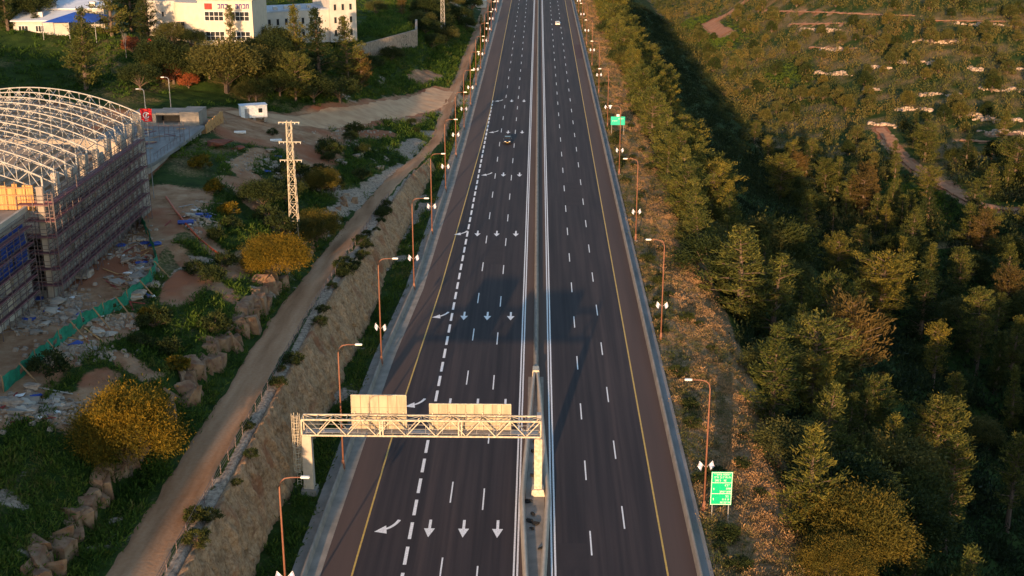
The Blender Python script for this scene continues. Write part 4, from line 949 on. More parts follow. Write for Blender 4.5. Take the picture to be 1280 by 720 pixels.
mb = MB(); v = [(-10,-.5,3.22),(3.3,-.5,3.22),(3.3,9.5,4.6),(-10,9.5,4.6),(-10,-.5,3.42),(3.3,-.5,3.42),(3.3,9.5,4.8),(-10,9.5,4.8)]; mb.add(v, [(0,3,2,1),(4,5,6,7),(0,1,5,4),(1,2,6,5),(2,3,7,6),(3,0,4,7)]); mb.build('roof', MAT['white_roof'], Kb)
mb = MB(); v = [(-5.5,8.8,4.9),(9.5,8.8,4.9),(9.5,20.5,6.4),(-5.5,20.5,6.4),(-5.5,8.8,5.1),(9.5,8.8,5.1),(9.5,20.5,6.6),(-5.5,20.5,6.6)]; mb.add(v, [(0,3,2,1),(4,5,6,7),(0,1,5,4),(1,2,6,5),(2,3,7,6),(3,0,4,7)]); mb.build('rear_roof', MAT['white_roof'], Kb)
mb = MB(); a, b, c3, d3, ap = (-1.5,-5,3.5), (10.5,-5,3.5), (11,5,4.0), (1,5,4.0), (4.8,0,5.3); mb.add([a, b, c3, d3, ap], [(0,1,4),(1,2,4),(2,3,4),(3,0,4)]); mb.build('canopy', MAT['blue_canopy'], Kb)
for x, y in ((-1.4, -4.9), (4.5, -4.9), (10.4, -4.9)):
    mb = MB(); mb.bar((x, y, -3), (x, y, 3.5), .12); mb.build('canopy_post', MAT['steel_grey'], Kb)
window(Kb, -8.4, -6.2, .8, 2.2, 0, 3, 1)
window(Kb, -4.5, -2.6, .8, 2.2, 0, 3, 1)
for x, y, z in ((-4, 3, 3.9), (-3, 11, 5.3), (6, 11.5, 5.3)): mb = MB(); mb.box(x-.6, x+.6, y-.5, y+.5, z, z+1.1); mb.build('air_unit', MAT['galvanised'], Kb)
# stone retaining wall of the grass terrace
RW = [(-51.2, 362.5), (-44, 380), (-37.2, 398), (-39.5, 424)]
mb = MB()
for (ax_, ay_), (bx_, by_) in zip(RW[:-1], RW[1:]):
    d_ = Vector((bx_-ax_, by_-ay_, 0)).normalized(); o_ = Vector((-d_.y, d_.x, 0))*.7
    mb.prism([(ax_, ay_), (bx_, by_), (bx_+o_.x, by_+o_.y), (ax_+o_.x, ay_+o_.y)], 6.5, 14.4)
rw = mb.build('retaining_wall', MAT['rubble'], None); tag(rw, 'pale stone retaining wall below the green grass terrace', 'wall')
p = hit(601, 9); mb = MB(); mb.box(-2.5, 2.5, -2, 2, -1, 2.8); mb.box(-2.7, 2.7, -2.2, 2.2, 2.803, 3.0); mb.box(.6, 1.4, -2.03, -2.001, 0, 2); o = mb.build('stone_hut', MAT['white_wall'], None, bevel=.02); o.location = p; tag(o, 'small pale hut beside the dirt track near the top of the photo', 'hut')
p = hit(188, 62); t = thing('red_roof_kiosk', 'small white kiosk with a red roof among the trees below the school', 'kiosk', p); t.scale = (.75,)*3
mb = MB(); mb.box(-.8, .8, -.8, .8, -.5, 2.4); mb.build('wall', MAT['white_paint'], t)
mb = MB(); mb.add([(-1.1,-1.1,2.4),(1.1,-1.1,2.4),(1.1,1.1,2.4),(-1.1,1.1,2.4),(0,0,3.5)], [(0,1,4),(1,2,4),(2,3,4),(3,0,4),(3,2,1,0)]); mb.build('roof', MAT['red_cloth'], t)
# low rail fence at the foot of the ledge, right of the track
RF = thing('rail_fence', 'low dark wire fence between the dirt track and the rock cutting', 'fence', (-30.5, 150, 8)); RF.location = (0, 0, 0)
mb = MB(); mb2 = MB(); yv = np.arange(78, 232, 3.0); prev = None
for y in yv:
    x = float(np.interp(y, TY, TXC)+np.interp(y, TY, TW)+.35); z = GH(x, y)
    mb = MB(); mb.bar((x, y, z-.2), (x, y, z+1.15), .07); mb.build('post', MAT['scaffold_tube'], RF)
    if prev:
        for dz in (.4, .75, 1.1): mb2.bar((prev[0], prev[1], prev[2]+dz), (x, y, z+dz), .035)
    prev = (x, y, z)
mb2.build('rail', MAT['scaffold_tube'], RF)
# ------------------------------------------------------------ vegetation
NR = np.random.default_rng(7)
def unit(a): return a/np.maximum(np.linalg.norm(a, axis=-1, keepdims=True), 1e-6)
def leaf_quads(C, A, L, W, rng):           # pointed leaf sprays: one diamond each
    B = unit(np.cross(A, rng.normal(size=A.shape))); N = np.cross(A, B)
    L = L[:, None]; W = W[:, None]
    V = np.stack([C-A*L*.5, C+B*W*.5+A*L*.08, C+A*L*.5, C-B*W*.5+A*L*.08], 1)
    return V.reshape(-1, 3)
def leaf_obj(name, V, val, mat, parent=None):
    n_ = len(V)//4; return np_mesh(name, V, np.arange(n_*4).reshape(n_, 4), mat, parent, attrs={'v': np.repeat(val, 4)})
def pine_geo(h, r, seed, shape='cone', dens=1.0, lo=.07):
    g_ = np.random.default_rng(seed); P = []; D = []; limbs = []
    nl = int(h*1.25)
    lean = g_.normal(size=2)*.025*h
    for i in range(nl):
        t = i/(nl-1); z = h*(lo+(1-lo)*.98*t)
        if shape == 'cone': pr = (1-t)**.75*(.55+.45*min(1, t*5))+.04
        elif shape == 'round': pr = max(.08, math.sqrt(max(0, 1-(1.75*t-.80)**2)))
        else: pr = .9*(1-t**3)*(.5+.5*min(1, t*4))+.05
        nb = g_.integers(4, 7); a0 = g_.uniform(0, 6.28)
        for b in range(nb):
            if g_.random() < .16: continue
            a = a0+b*6.283/nb+g_.normal()*.3; Lb = r*pr*g_.uniform(.62, 1.18)
            el = (.10+.45*t if shape != 'col' else .9)+g_.normal()*.12
            d = np.array([math.cos(a)*math.cos(el), math.sin(a)*math.cos(el), math.sin(el)])
            o = np.array([lean[0]*t*t, lean[1]*t*t, z])
            if Lb > .5: limbs.append((o, o+d*Lb*.8, .05+.02*Lb))
            nt2 = max(2, int(Lb*2.6*dens))
            for q in range(nt2):
                f = .22+.78*(q+g_.random())/nt2
                P.append(o+d*Lb*f+g_.normal(size=3)*np.array([.2,.2,.10])*(.5+Lb*.22)+np.array([0, 0, .12*Lb*f*f])); D.append(d)
    P = np.array(P); D = np.array(D); k = 16
    cv = g_.random(len(P))
    C = np.repeat(P, k, 0)+g_.normal(size=(len(P)*k, 3))*np.array([.30,.30,.20]); A = unit(np.repeat(D, k, 0)*.9+np.array([0, 0, .40])+g_.normal(size=(len(P)*k, 3))*.6)
    n_ = len(C); V = leaf_quads(C, A, g_.uniform(.32, .72, n_), g_.uniform(.08, .17, n_), g_)
    val = np.clip(np.repeat(cv, k)*.75+g_.random(n_)*.3-.02, 0, 1)
    return V, val, limbs, lean
def trunk_mb(h, r0, lean, limbs, top=.96):
    mb = MB(); pts = [(lean[0]*t*t, lean[1]*t*t, h*t*top-.5*(t == 0)) for t in (0, .2, .4, .6, .8, 1)]
    mb.tube(pts, [r0*1.2, r0, r0*.8, r0*.55, r0*.3, r0*.08], 7)
    for a, b, rr in limbs: mb.tube([tuple(a), tuple((a+b)/2+np.array([0, 0, .08])), tuple(b)], [rr, rr*.6, rr*.2], 4)
    return mb
def dome_geo(h, r, seed, nclump=90, k=70, sq=.75, cl=.135, pv=.4, leaf=(.28, .5), wid=(.10, .18), base=.25):
    g_ = np.random.default_rng(seed); limbs = []
    d = unit(g_.normal(size=(nclump, 3))); d[:, 2] = np.abs(d[:, 2])*1.1-.28; d = unit(d)
    rad = r*(.52+.48*g_.random(nclump)**.5)*(1+.25*fbm(d[:, 0]*2+seed, d[:, 1]*2+d[:, 2], seed, 3))
    cz = h*base+(h*(1-base))*.42; P = d*rad[:, None]*np.array([1, 1, (h-cz)/r]); P[:, 2] += cz
    for i in range(0, nclump, max(1, nclump//14)): limbs.append((np.array([0, 0, h*base*.6]), P[i]*.9, .06))
    cs = r*cl; cv = g_.random(nclump)
    C = np.repeat(P, k, 0)+g_.normal(size=(nclump*k, 3))*cs*np.array([1, 1, .7]); A = unit(np.repeat(d, k, 0)*1.1+g_.normal(size=(nclump*k, 3))*.8)
    n_ = len(C); V = leaf_quads(C, A, g_.uniform(*leaf, n_), g_.uniform(*wid, n_), g_)
    V[:, 2] = np.maximum(V[:, 2], .05)
    return V, np.clip(np.repeat(cv, k)*(1-pv)+g_.random(n_)*pv, 0, 1), limbs
PROTO = {}
def proto_pine(key, h, r, seed, shape, mat, dens=1.0, lo=.07, cat='pine tree', name='pine_tree'):
    t = thing(name, '', cat); V, val, limbs, lean = pine_geo(h, r, seed, shape, dens, lo)
    trunk_mb(h, .16+.012*h, lean, limbs).build('trunk', MAT['bark'], t); leaf_obj('crown', V, val, MAT[mat], t); PROTO.setdefault(key, []).append((t, h))
def proto_dome(key, h, r, seed, mat, name, cat, **kw):
    t = thing(name, '', cat); V, val, limbs = dome_geo(h, r, seed, **kw)
    trunk_mb(h*.8, .10+.02*h, (0, 0), limbs, .75).build('trunk', MAT['bark'], t); leaf_obj('crown', V, val, MAT[mat], t); PROTO.setdefault(key, []).append((t, h))
for i in range(4): proto_pine('pine', 13, 3.7+.3*i, 100+i, 'cone', 'pine_leaf', 1.0)
for i in range(3): proto_pine('round_pine', 12, 4.2+.3*i, 120+i, 'round', 'pine_leaf', 1.0, .12)
for i in range(3): proto_pine('slim', 13, 2.1+.2*i, 140+i, 'cone', 'pine_leaf', 1.2, .10)
for i in range(2): proto_pine('cypress', 11, 1.3, 150+i, 'col', 'dark_leaf', 1.8, .06, 'cypress tree', 'cypress_tree')
for i in range(2): proto_pine('thin_pine', 14, 2.6, 160+i, 'round', 'pine_leaf', .75, .30)
for i in range(2): proto_pine('dark_pine', 13, 3.4, 170+i, 'cone', 'dark_leaf', 1.0)
for i in range(2): proto_pine('rust_pine', 11, 3.6, 180+i, 'round', 'rust_leaf', 1.0, .12)
for i in range(3): proto_dome('acacia', 6.2, 4.4, 200+i, 'acacia_leaf', 'acacia_tree', 'acacia tree', nclump=110, k=400, leaf=(.16,.34), wid=(.05,.09), cl=.15, pv=.22)
for i in range(3): proto_dome('olive', 6, 3.6, 210+i, 'olive_leaf', 'leafy_tree', 'tree', nclump=90, k=100, leaf=(.2,.4), wid=(.08,.15))
for i in range(3): proto_dome('dark_oak', 5, 3.2, 220+i, 'dark_leaf', 'leafy_tree', 'tree', nclump=80, k=100, leaf=(.2,.4), wid=(.08,.15))
for i in range(2): proto_dome('golden_bush', 6, 3.8, 230+i, 'gold_leaf', 'leafy_tree', 'tree', nclump=100, k=320, leaf=(.16,.34), wid=(.05,.09), cl=.15, pv=.22)
for i, mt_ in enumerate(('olive_leaf', 'hill_leaf', 'hill_leaf', 'dark_leaf')): proto_dome('hill_tree', 5.2, 2.3, 260+i, mt_, 'small_tree', 'tree', nclump=60, k=90, leaf=(.25,.5), wid=(.1,.18), base=.0)
for i in range(2): proto_dome('bush', 2.4, 1.9, 240+i, 'dark_leaf', 'bush', 'bush', nclump=40, k=40, base=.0)
proto_dome('yellow_bush', 1.8, 1.4, 250, 'acacia_leaf', 'bush', 'bush', nclump=40, k=40, base=.0)
proto_dome('red_bush', 3.4, 2.2, 252, 'red_leaf', 'bush', 'bush', nclump=50, k=45, base=.1)
t = thing('bare_tree', '', 'bare tree'); mb = MB(); g_ = random.Random(3)
def grow(mb, p, d, L_, r_, dep):
    q = p+d*L_; mb.tube([p, (p+q)/2+Vector((g_.uniform(-.1,.1), g_.uniform(-.1,.1), 0))*L_*.3, q], [r_, r_*.8, r_*.6], 5)
    if dep == 0: return
    for _ in range(3 if dep > 1 else 4):
        e = (d+Vector((g_.uniform(-.8,.8), g_.uniform(-.8,.8), g_.uniform(-.1,.6)))).normalized(); grow(mb, q, e, L_*g_.uniform(.55,.85), r_*.55, dep-1)
grow(mb, Vector((0,0,-.3)), Vector((0,0,1)), 3, .2, 4); mb.build('branches', MAT['bare_wood'], t); PROTO['bare'] = [(t, 9)]
used = set(); rt = random.Random(21)
def plant(kind, loc, h, label, group=None, sx=1.0, idx=None):
    pr, h0 = PROTO[kind][idx if idx is not None else rt.randrange(len(PROTO[kind]))]
    if pr.name in used: o = copy_tree(pr)
    else: o = pr; used.add(pr.name)
    s_ = h/h0; o.location = (loc[0], loc[1], loc[2]-.1); o.scale = (s_*sx, s_*sx, s_); o.rotation_euler = (0, 0, rt.uniform(0, 6.28))
    tag(o, label, None, group)
    if group is None and 'group' in o: del o['group']
    return o
def ptree(kind, px, py, h, label, group=None, sx=1.0, idx=None):
    return plant(kind, hit(px, py), h, label, group, sx, idx)
# --- right row: the ones that stand out
spots = []
def rp(kind, x, y, h, label, sx=1.0, idx=None, group=None):
    spots.append((x, y)); plant(kind, (x, y, GH(x, y)), h, label, group, sx, idx)
ROWG = 'pines in the row beside the right verge'
rp('pine', 29, 121, 13.5, 'tall cone shaped pine with a bare pale top just behind the big golden bush', 1.15, 0)
rp('golden_bush', 33.2, 118.5, 9.0, 'big round golden brown tree at the bottom right of the pine row', 1.0)
rp('golden_bush', 29.8, 112, 5.5, 'smaller yellow green leafy tree at the bottom edge beside the dry verge', 1.0)
rp('dark_oak', 34.5, 130, 9, 'dark green leafy tree behind the cone shaped pine, facing the valley', 1.1)
rp('olive', 30.5, 138, 6.5, 'low olive green tree between the two cone shaped pines near the verge', 1.1)
rp('pine', 30.5, 152, 14, 'tall pine with whorled branches and a pale bare leader beside the dry verge', 1.2, 1)
rp('round_pine', 41, 176, 14, 'flat topped yellow green pine right of the whorled pine', 1.3, 0)
rp('rust_pine', 49, 188, 19, 'orange brown pine leaning over the dark valley side', .95, 0)
rp('round_pine', 50, 206, 18, 'lit rounded pine behind the orange brown pine on the valley side', .85, 1)
rp('pine', 33.5, 199, 16.5, 'broad full pine standing out at the middle of the row', 1.5, 2)
rp('pine', 39, 199, 15.5, 'pine on the valley side of the broad full pine', 1.35, 3)
rp('dark_oak', 29.5, 207, 8, 'dark green leafy tree left of the broad full pine', 1.2)
rp('olive', 34, 170, 7, 'olive green tree between the whorled pine and the broad pine', 1.1)
def near(x, y, d): return any((x-a)**2+(y-b)**2 < d*d for a, b in spots)
y = 150.; n_ = 0
for y in np.arange(207, 640, 5.0):
    for k in range(2):
        x = rt.uniform(28.2, 33)+k*rt.uniform(4.5, 8.5); yj = y+rt.uniform(-2.3, 2.3)
        if near(x, yj, 3.4) or rt.random() < .08: continue
        kind = rt.choices(['pine', 'round_pine', 'slim', 'dark_oak', 'olive'], [5, 3, 2, .6, .7])[0]
        h = rt.uniform(10, 14.5) if kind in ('pine', 'round_pine', 'slim') else rt.uniform(5, 7.5)
        rp(kind, x, yj, h, {'pine': 'full yellow green pine in the long row beside the right verge', 'round_pine': 'rounded yellow green pine in the long row beside the right verge', 'slim': 'narrow pine in the long row beside the right verge'}.get(kind, 'low leafy tree in the long pine row beside the right verge'), rt.uniform(1.0, 1.25), None, ROWG)
for y in np.arange(96, 262, 3.2):
    x = rt.uniform(35, 50)
    if not near(x, y, 4.2): rp(rt.choice(['dark_oak', 'dark_pine', 'olive', 'round_pine', 'pine', 'pine']), x, y, rt.uniform(8, 14), 'shaded tree on the steep bank below the pine row', 1, None, 'trees on the steep bank below the pine row')
# --- valley forest
VG = 'trees of the valley forest'
LBL = {'pine': 'cone shaped pine in the dark valley forest', 'round_pine': 'rounded pine in the dark valley forest', 'slim': 'narrow pine in the dark valley forest', 'thin_pine': 'thin crowned pine with a bare pale trunk in the dark valley forest', 'dark_pine': 'dark green pine in the valley forest', 'rust_pine': 'orange brown pine in the valley forest', 'cypress': 'column shaped cypress in the valley forest', 'olive': 'low leafy tree in the valley forest', 'dark_oak': 'low dark leafy tree in the valley forest', 'golden_bush': 'round golden leafy tree in the valley forest'}
def vt(kind, px, py, h, label=None, sx=1.0): p = hit(px, py); spots.append((p.x, p.y)); plant(kind, p, h, label or LBL[kind], None if label else VG, sx)
for q in (('cypress', 1149, 312, 15, 'tall lit column shaped cypress below the orange hill path'), ('slim', 1136, 306, 11, 'shorter slim tree touching the tall lit cypress'), ('pine', 1112, 278, 15, 'pale green cone shaped pine left of the tall cypress'),
          ('rust_pine', 995, 232, 12, 'reddish brown crowned pine at the near edge of the valley floor'), ('rust_pine', 1078, 250, 13, 'reddish pine left of the pale cone shaped pine'), ('round_pine', 1030, 245, 13, 'lit rounded pine right of the reddish brown crowned pine'),
          ('round_pine', 1045, 355, 13, 'lit rounded pine on the valley slope beside the dark bank'), ('rust_pine', 1225, 318, 13, 'orange pine beside the grassy patch under the hill path'),
          ('rust_pine', 1255, 400, 14, 'tall orange topped pine near the right edge of the photo'), ('thin_pine', 1165, 490, 16, 'lit round crowned pine with a pale trunk in the middle of the dark forest'), ('thin_pine', 1220, 470, 15, 'lit pine with a forked pale trunk right of centre in the dark forest'),
          ('thin_pine', 1190, 545, 13, 'smaller lit pine in front of the round crowned one'), ('slim', 1262, 540, 15, 'slender orange lit pine at the right edge of the dark forest'), ('thin_pine', 1180, 690, 17, 'tall pine with a long pale trunk at the lower right'),
          ('round_pine', 1165, 600, 14, 'golden topped pine above the long trunked one'), ('thin_pine', 1258, 665, 17, 'tall orange lit pine at the lower right corner')):
    vt(*q[:4], label=q[4])
cnt = 0
while cnt < 190:
    x = rt.uniform(72, 230); y = rt.uniform(120, 520)
    if x > 66+.40*y*.95+20 or near(x, y, 5.2): continue
    if x < 92 and rt.random() < .75: continue
    if pdist(np.array([x]), np.array([y]))[0] < 6: continue
    if 118 < x < 146 and 455 < y < 520 and rt.random() < .8: continue
    kind = rt.choices(['pine', 'round_pine', 'slim', 'thin_pine', 'dark_pine', 'rust_pine', 'cypress', 'olive', 'dark_oak'], [6, 3, 2, 2, 4, .5, .4, .6, 1.2])[0]
    h = {'olive': rt.uniform(4, 6.5), 'dark_oak': rt.uniform(4, 7)}.get(kind, rt.uniform(9.5, 16))
    h *= 1.22 if y < 340 else 1.0
    spots.append((x, y)); plant(kind, (x, y, GH(x, y)), h, LBL[kind], VG, rt.uniform(1.05, 1.35)); cnt += 1
for _ in range(90):
    x = rt.uniform(84, 200); y = rt.uniform(140, 430)
    if x > 86+.38*y or near(x, y, 3) or pdist(np.array([x]), np.array([y]))[0] < 6: continue
    k_ = rt.choice(('dark_oak', 'dark_oak', 'olive')); plant(k_, (x, y, GH(x, y)), rt.uniform(4, 9), 'low dark leafy tree filling a gap between the valley pines', 'low leafy trees under the valley pines', rt.uniform(1, 1.3))
cnt = 0
while cnt < 280:
    x = rt.uniform(98, 330); y = rt.uniform(470, 900)
    if near(x, y, 6) or x > .42*y or pdist(np.array([x]), np.array([y]))[0] < 7: continue
    kind = 'hill_tree'
    spots.append((x, y)); plant(kind, (x, y, GH(x, y)), rt.uniform(3.5, 8.5), 'small tree scattered on the sunlit hillside across the valley', 'trees scattered on the far hillside', 1); cnt += 1
# --- left side
for q in (('acacia', 163, 597, 8.4, 'big golden yellow acacia on the bank above the bend of the dirt track', .80), ('acacia', 345, 349, 6.0, 'golden yellow acacia between the track and the power pylon', 1.0),
          ('golden_bush', 402, 243, 4.6, 'yellow green bush behind the power pylon', 1.0), ('golden_bush', 396, 308, 5.6, 'yellow green round tree right of the power pylon', 1.0), ('olive', 385, 302, 4.0, 'olive green tree touching the power pylon', 1.0),
          ('dark_oak', 330, 262, 5.0, 'dark green tree left of the power pylon', 1.1), ('dark_oak', 357, 255, 4.6, 'low dark tree hidden behind the power pylon', 1.1),
          ('yellow_bush', 250, 210, 2.2, 'yellow flowering bush nearest the concrete deck', 1), ('yellow_bush', 268, 240, 2.0, 'yellow flowering bush on the dark green bank', 1), ('yellow_bush', 286, 268, 1.9, 'small yellow bush on the bank above the gold acacia', 1),
          ('yellow_bush', 222, 462, 1.6, 'small yellow bush above the boulders by the track', 1), ('yellow_bush', 188, 402, 1.8, 'yellow bush beside the green net fence', 1), ('bush', 60, 470, 2.6, 'green bush beside the rubbish heap', 1),
          ('pine', 108, 112, 17, 'tall olive green pine standing behind the arena roof', 1.05), ('pine', 140, 46, 17, 'tall pine beside the blue tent canopy', .95), ('dark_pine', 165, 40, 17, 'dark conifer behind the tall pine by the canopy', 1), ('dark_pine', 186, 52, 13, 'dark conifer left of the red roofed kiosk', 1), ('dark_pine', 10, 38, 14, 'dark tree at the top left corner', 1), ('olive', 28, 12, 9, 'olive tree behind the white roofed hall', 1), ('dark_pine', 60, 6, 12, 'dark conifer behind the white hall roofs', 1), ('dark_pine', 95, 4, 12, 'dark conifer at the top edge behind the hall', 1),
          ('bare', 178, 24, 10, 'pale leafless tree left of the school building', 1.2), ('bare', 158, 72, 7, 'thin leafless tree on the grass beside the tall pine', .6), ('red_bush', 166, 66, 3.6, 'red leaved bush by the thin leafless tree', 1), ('red_bush', 212, 104, 4.2, 'reddish bush left of the broad olive tree', 1), ('red_bush', 236, 110, 3.2, 'smaller reddish bush below the broad olive tree', 1),
          ('olive', 215, 62, 6, 'bright green tree in front of the school\'s shaded wing', 1), ('olive', 262, 52, 5, 'rusty green tree below the lit rounded corner', 1), ('dark_oak', 240, 62, 4.5, 'dark tree in front of the rounded corner', 1.2), ('thin_pine', 290, 68, 11, 'thin pine in front of the school\'s windows', .7), ('dark_oak', 245, 92, 5, 'green tree on the bank below the school', 1.2),
          ('olive', 283, 116, 11.5, 'broad olive brown tree above the white cabin', 1.05), ('olive', 262, 100, 7.5, 'smaller olive brown tree beside the broad one', 1), ('olive', 310, 100, 8, 'olive tree right of the broad olive brown tree', 1), ('dark_oak', 318, 82, 6, 'dark tree beneath the white block\'s wall', 1), ('dark_oak', 340, 68, 6.5, 'dark tree at the left end of the white block', 1.2),
          ('round_pine', 370, 126, 10.5, 'round topped yellow green pine above the dirt road', 1), ('pine', 372, 92, 16, 'tall golden green pine in front of the white block', 1), ('dark_pine', 400, 106, 18, 'tall dark pine in front of the white block\'s end', 1.05), ('pine', 435, 104, 16.5, 'tall golden brown pine left of the stone retaining wall', 1), ('rust_pine', 452, 112, 9.5, 'orange brown lower tree under the golden brown pine', 1), ('dark_oak', 392, 128, 6, 'dark green bush above the dirt road', 1.3), ('dark_oak', 425, 128, 6, 'dark green tree right of the dark pine', 1.3), ('dark_oak', 350, 120, 5.5, 'dark green tree left of the round topped pine', 1.2), ('olive', 345, 100, 7, 'olive tree between the white block and the cabin', 1),
          ('dark_oak', 464, 90, 4.5, 'dark bush at the left foot of the retaining wall', 1.2), ('dark_oak', 490, 78, 4.5, 'dark bush at the middle of the retaining wall', 1.2), ('dark_oak', 540, 62, 5, 'dark leafy tree right of the retaining wall', 1.3), ('dark_oak', 532, 44, 5.5, 'dark leafy tree behind the retaining wall corner', 1.3), ('dark_oak', 575, 30, 6, 'dark tree beside the far lattice pylon', 1.2), ('dark_oak', 590, 14, 6, 'dark tree left of the small pale hut', 1.2), ('olive', 565, 12, 6, 'olive tree on the bank at the top of the photo', 1.2), ('olive', 545, 8, 6, 'olive tree left of the far pylon\'s head', 1.2), ('rust_pine', 502, 20, 7, 'rusty tree beside the bare orange slope', .9), ('olive', 470, 20, 5, 'low tree on the upper grass field', 1.2)):
    ptree(q[0], q[1], q[2], q[3], q[4], None, q[5])
for cx_, cy_, num, lab, grp in ((40, 20, 7, 'dark conifer at the top left behind the white hall', 'dark conifers behind the hall'), (330, 110, 9, 'leafy tree on the wooded bank below the white block', 'trees on the wooded bank'), (420, 150, 0, '', ''), (225, 100, 8, 'low leafy tree on the bank below the school', 'trees below the school'), (555, 30, 12, 'leafy tree on the green bank left of the far track', 'trees on the far left bank')):
    for _ in range(num):
        px, py = cx_+rt.gauss(0, 26), cy_+rt.gauss(0, 12)
        if py < 1: continue
        p = hit(px, py)
        if abs(p.x+80) < 16 and 296 < p.y < 322 or (-78 < p.x < -48 and 338 < p.y < 372 ): continue
        plant(rt.choice(['dark_oak', 'olive', 'dark_oak', 'dark_pine']), p, rt.uniform(4, 8), lab, grp, 1.1)
for _ in range(34):
    px = rt.uniform(330, 520); py = rt.uniform(150, 300)
    p = hit(px, py)
    xc_ = np.interp(p.y, TY, TXC)
    if p.x > xc_-4 or float(dirt_dist(np.array([p.x]), np.array([p.y]))[0]) < 5: continue
    plant(rt.choice(['bush', 'bush', 'dark_oak']), p, rt.uniform(1.4, 3.2), 'low dark green bush on the bank left of the dirt track', 'bushes on the bank left of the track')
for _ in range(26):
    px = rt.uniform(130, 330); py = rt.uniform(210, 480); p = hit(px, py)
    if p.x < -48 or p.x > np.interp(p.y, TY, TXC)-5: continue
    plant('bush', p, rt.uniform(1.0, 2.4), 'low green bush on the slope below the building site', 'bushes on the slope below the site')

for i in range(70):
    y = 92+330*rt.random()**1.6; x = rt.choice((rt.uniform(17.9, 20.2), rt.uniform(18, 25.5)))
    if abs(y-118.8) < 2 and x < 22: continue
    plant('bush', (x, y, GH(x, y)), rt.uniform(.6, 1.4), 'small dark green bush dotted among the dry tufts of the right verge', 'green bushes on the right verge', 1.2)
for i in range(34):
    y = rt.uniform(84, 228); x = float(np.interp(y, WTY, WTX))-rt.uniform(-.7, 1.5)
    plant('bush', (x, y, GH(x, y) if x < float(np.interp(y, WTY, WTX))-.4 else float(np.interp(y, TY, TZ))-.3), rt.uniform(.6, 1.5), 'small green bush on the stony ledge above the rock cutting', 'bushes on the stony ledge', 1.1)
# --- boulders and outcrops beside the track
def boulder(loc, s, seed, label, group, mat='rust_rock'):
    r_ = random.Random(seed); bm = bmesh.new()
    for i in range(13 if mat == 'rust_rock' else 26): bm.verts.new(tuple(s[k]*max(-1, min(1, r_.choice((-1, 1))*r_.uniform(.55, 1.0))) for k in range(3)))
    bmesh.ops.convex_hull(bm, input=bm.verts[:]); bmesh.ops.delete(bm, geom=[v for v in bm.verts if not v.link_faces], context='VERTS')
    bmesh.ops.triangulate(bm, faces=bm.faces[:]); bmesh.ops.subdivide_edges(bm, edges=bm.edges[:], cuts=2, use_grid_fill=True)
    for v in bm.verts: q = v.co; f = 1+float(fbm(np.array([q.x*1.8+seed]), np.array([q.y*1.8+q.z*2.3]), seed, 4)[0])*.20; v.co = q*f
    me = bpy.data.meshes.new('boulder'); bm.to_mesh(me); bm.free(); me.materials.append(MAT[mat])
    o = link(bpy.data.objects.new('boulder', me)); o.location = loc; o.rotation_euler = (r_.uniform(-.2,.2), r_.uniform(-.2,.2), r_.uniform(0, 6.3)); return tag(o, label, 'boulder', group)
bi = 0
for y in np.arange(88, 226, .95):
    xc_ = float(np.interp(y, TY, TXC)-np.interp(y, TY, TW)); dense = 1.0 if (y < 116 or 126 < y < 166) else .55
    if rt.random() > dense: continue
    off = np.interp(y, [60, 112, 150, 300], [-4.9, -4.5, -2.0, -2.0]); z_ = 1.35 if y < 166 else .9
    x = xc_+off+rt.uniform(-.75, .45); s0 = rt.uniform(.7, 1.35)*(1 if y < 170 else .75)
    boulder((x, y+rt.uniform(-.5, .5), GH(x, y)-.4), (s0*.8, s0*rt.uniform(.9, 1.3), s0*rt.uniform(1.1, 1.6)), 500+bi, 'tan rust stained boulder in the rocky edge left of the dirt track', 'boulders along the left edge of the track'); bi += 1
p = hit(228, 500); boulder((p.x, p.y, p.z+.1), (1.7, 1.3, 2.3), 907, 'big tan boulder right of the large golden acacia', None, 'rust_rock'); 
for k in range(26):
    px, py = (rt.uniform(395, 520), rt.uniform(170, 290)); p = hit(px, py)
    if p.x > np.interp(p.y, TY, TXC)-3.2: continue
    boulder((p.x, p.y, p.z-.1), (rt.uniform(.5, 1.2), rt.uniform(.5, 1.1), rt.uniform(.4, .8)), 950+k, 'pale stone on the green bank left of the dirt track', 'pale stones on the bank', 'rubble')
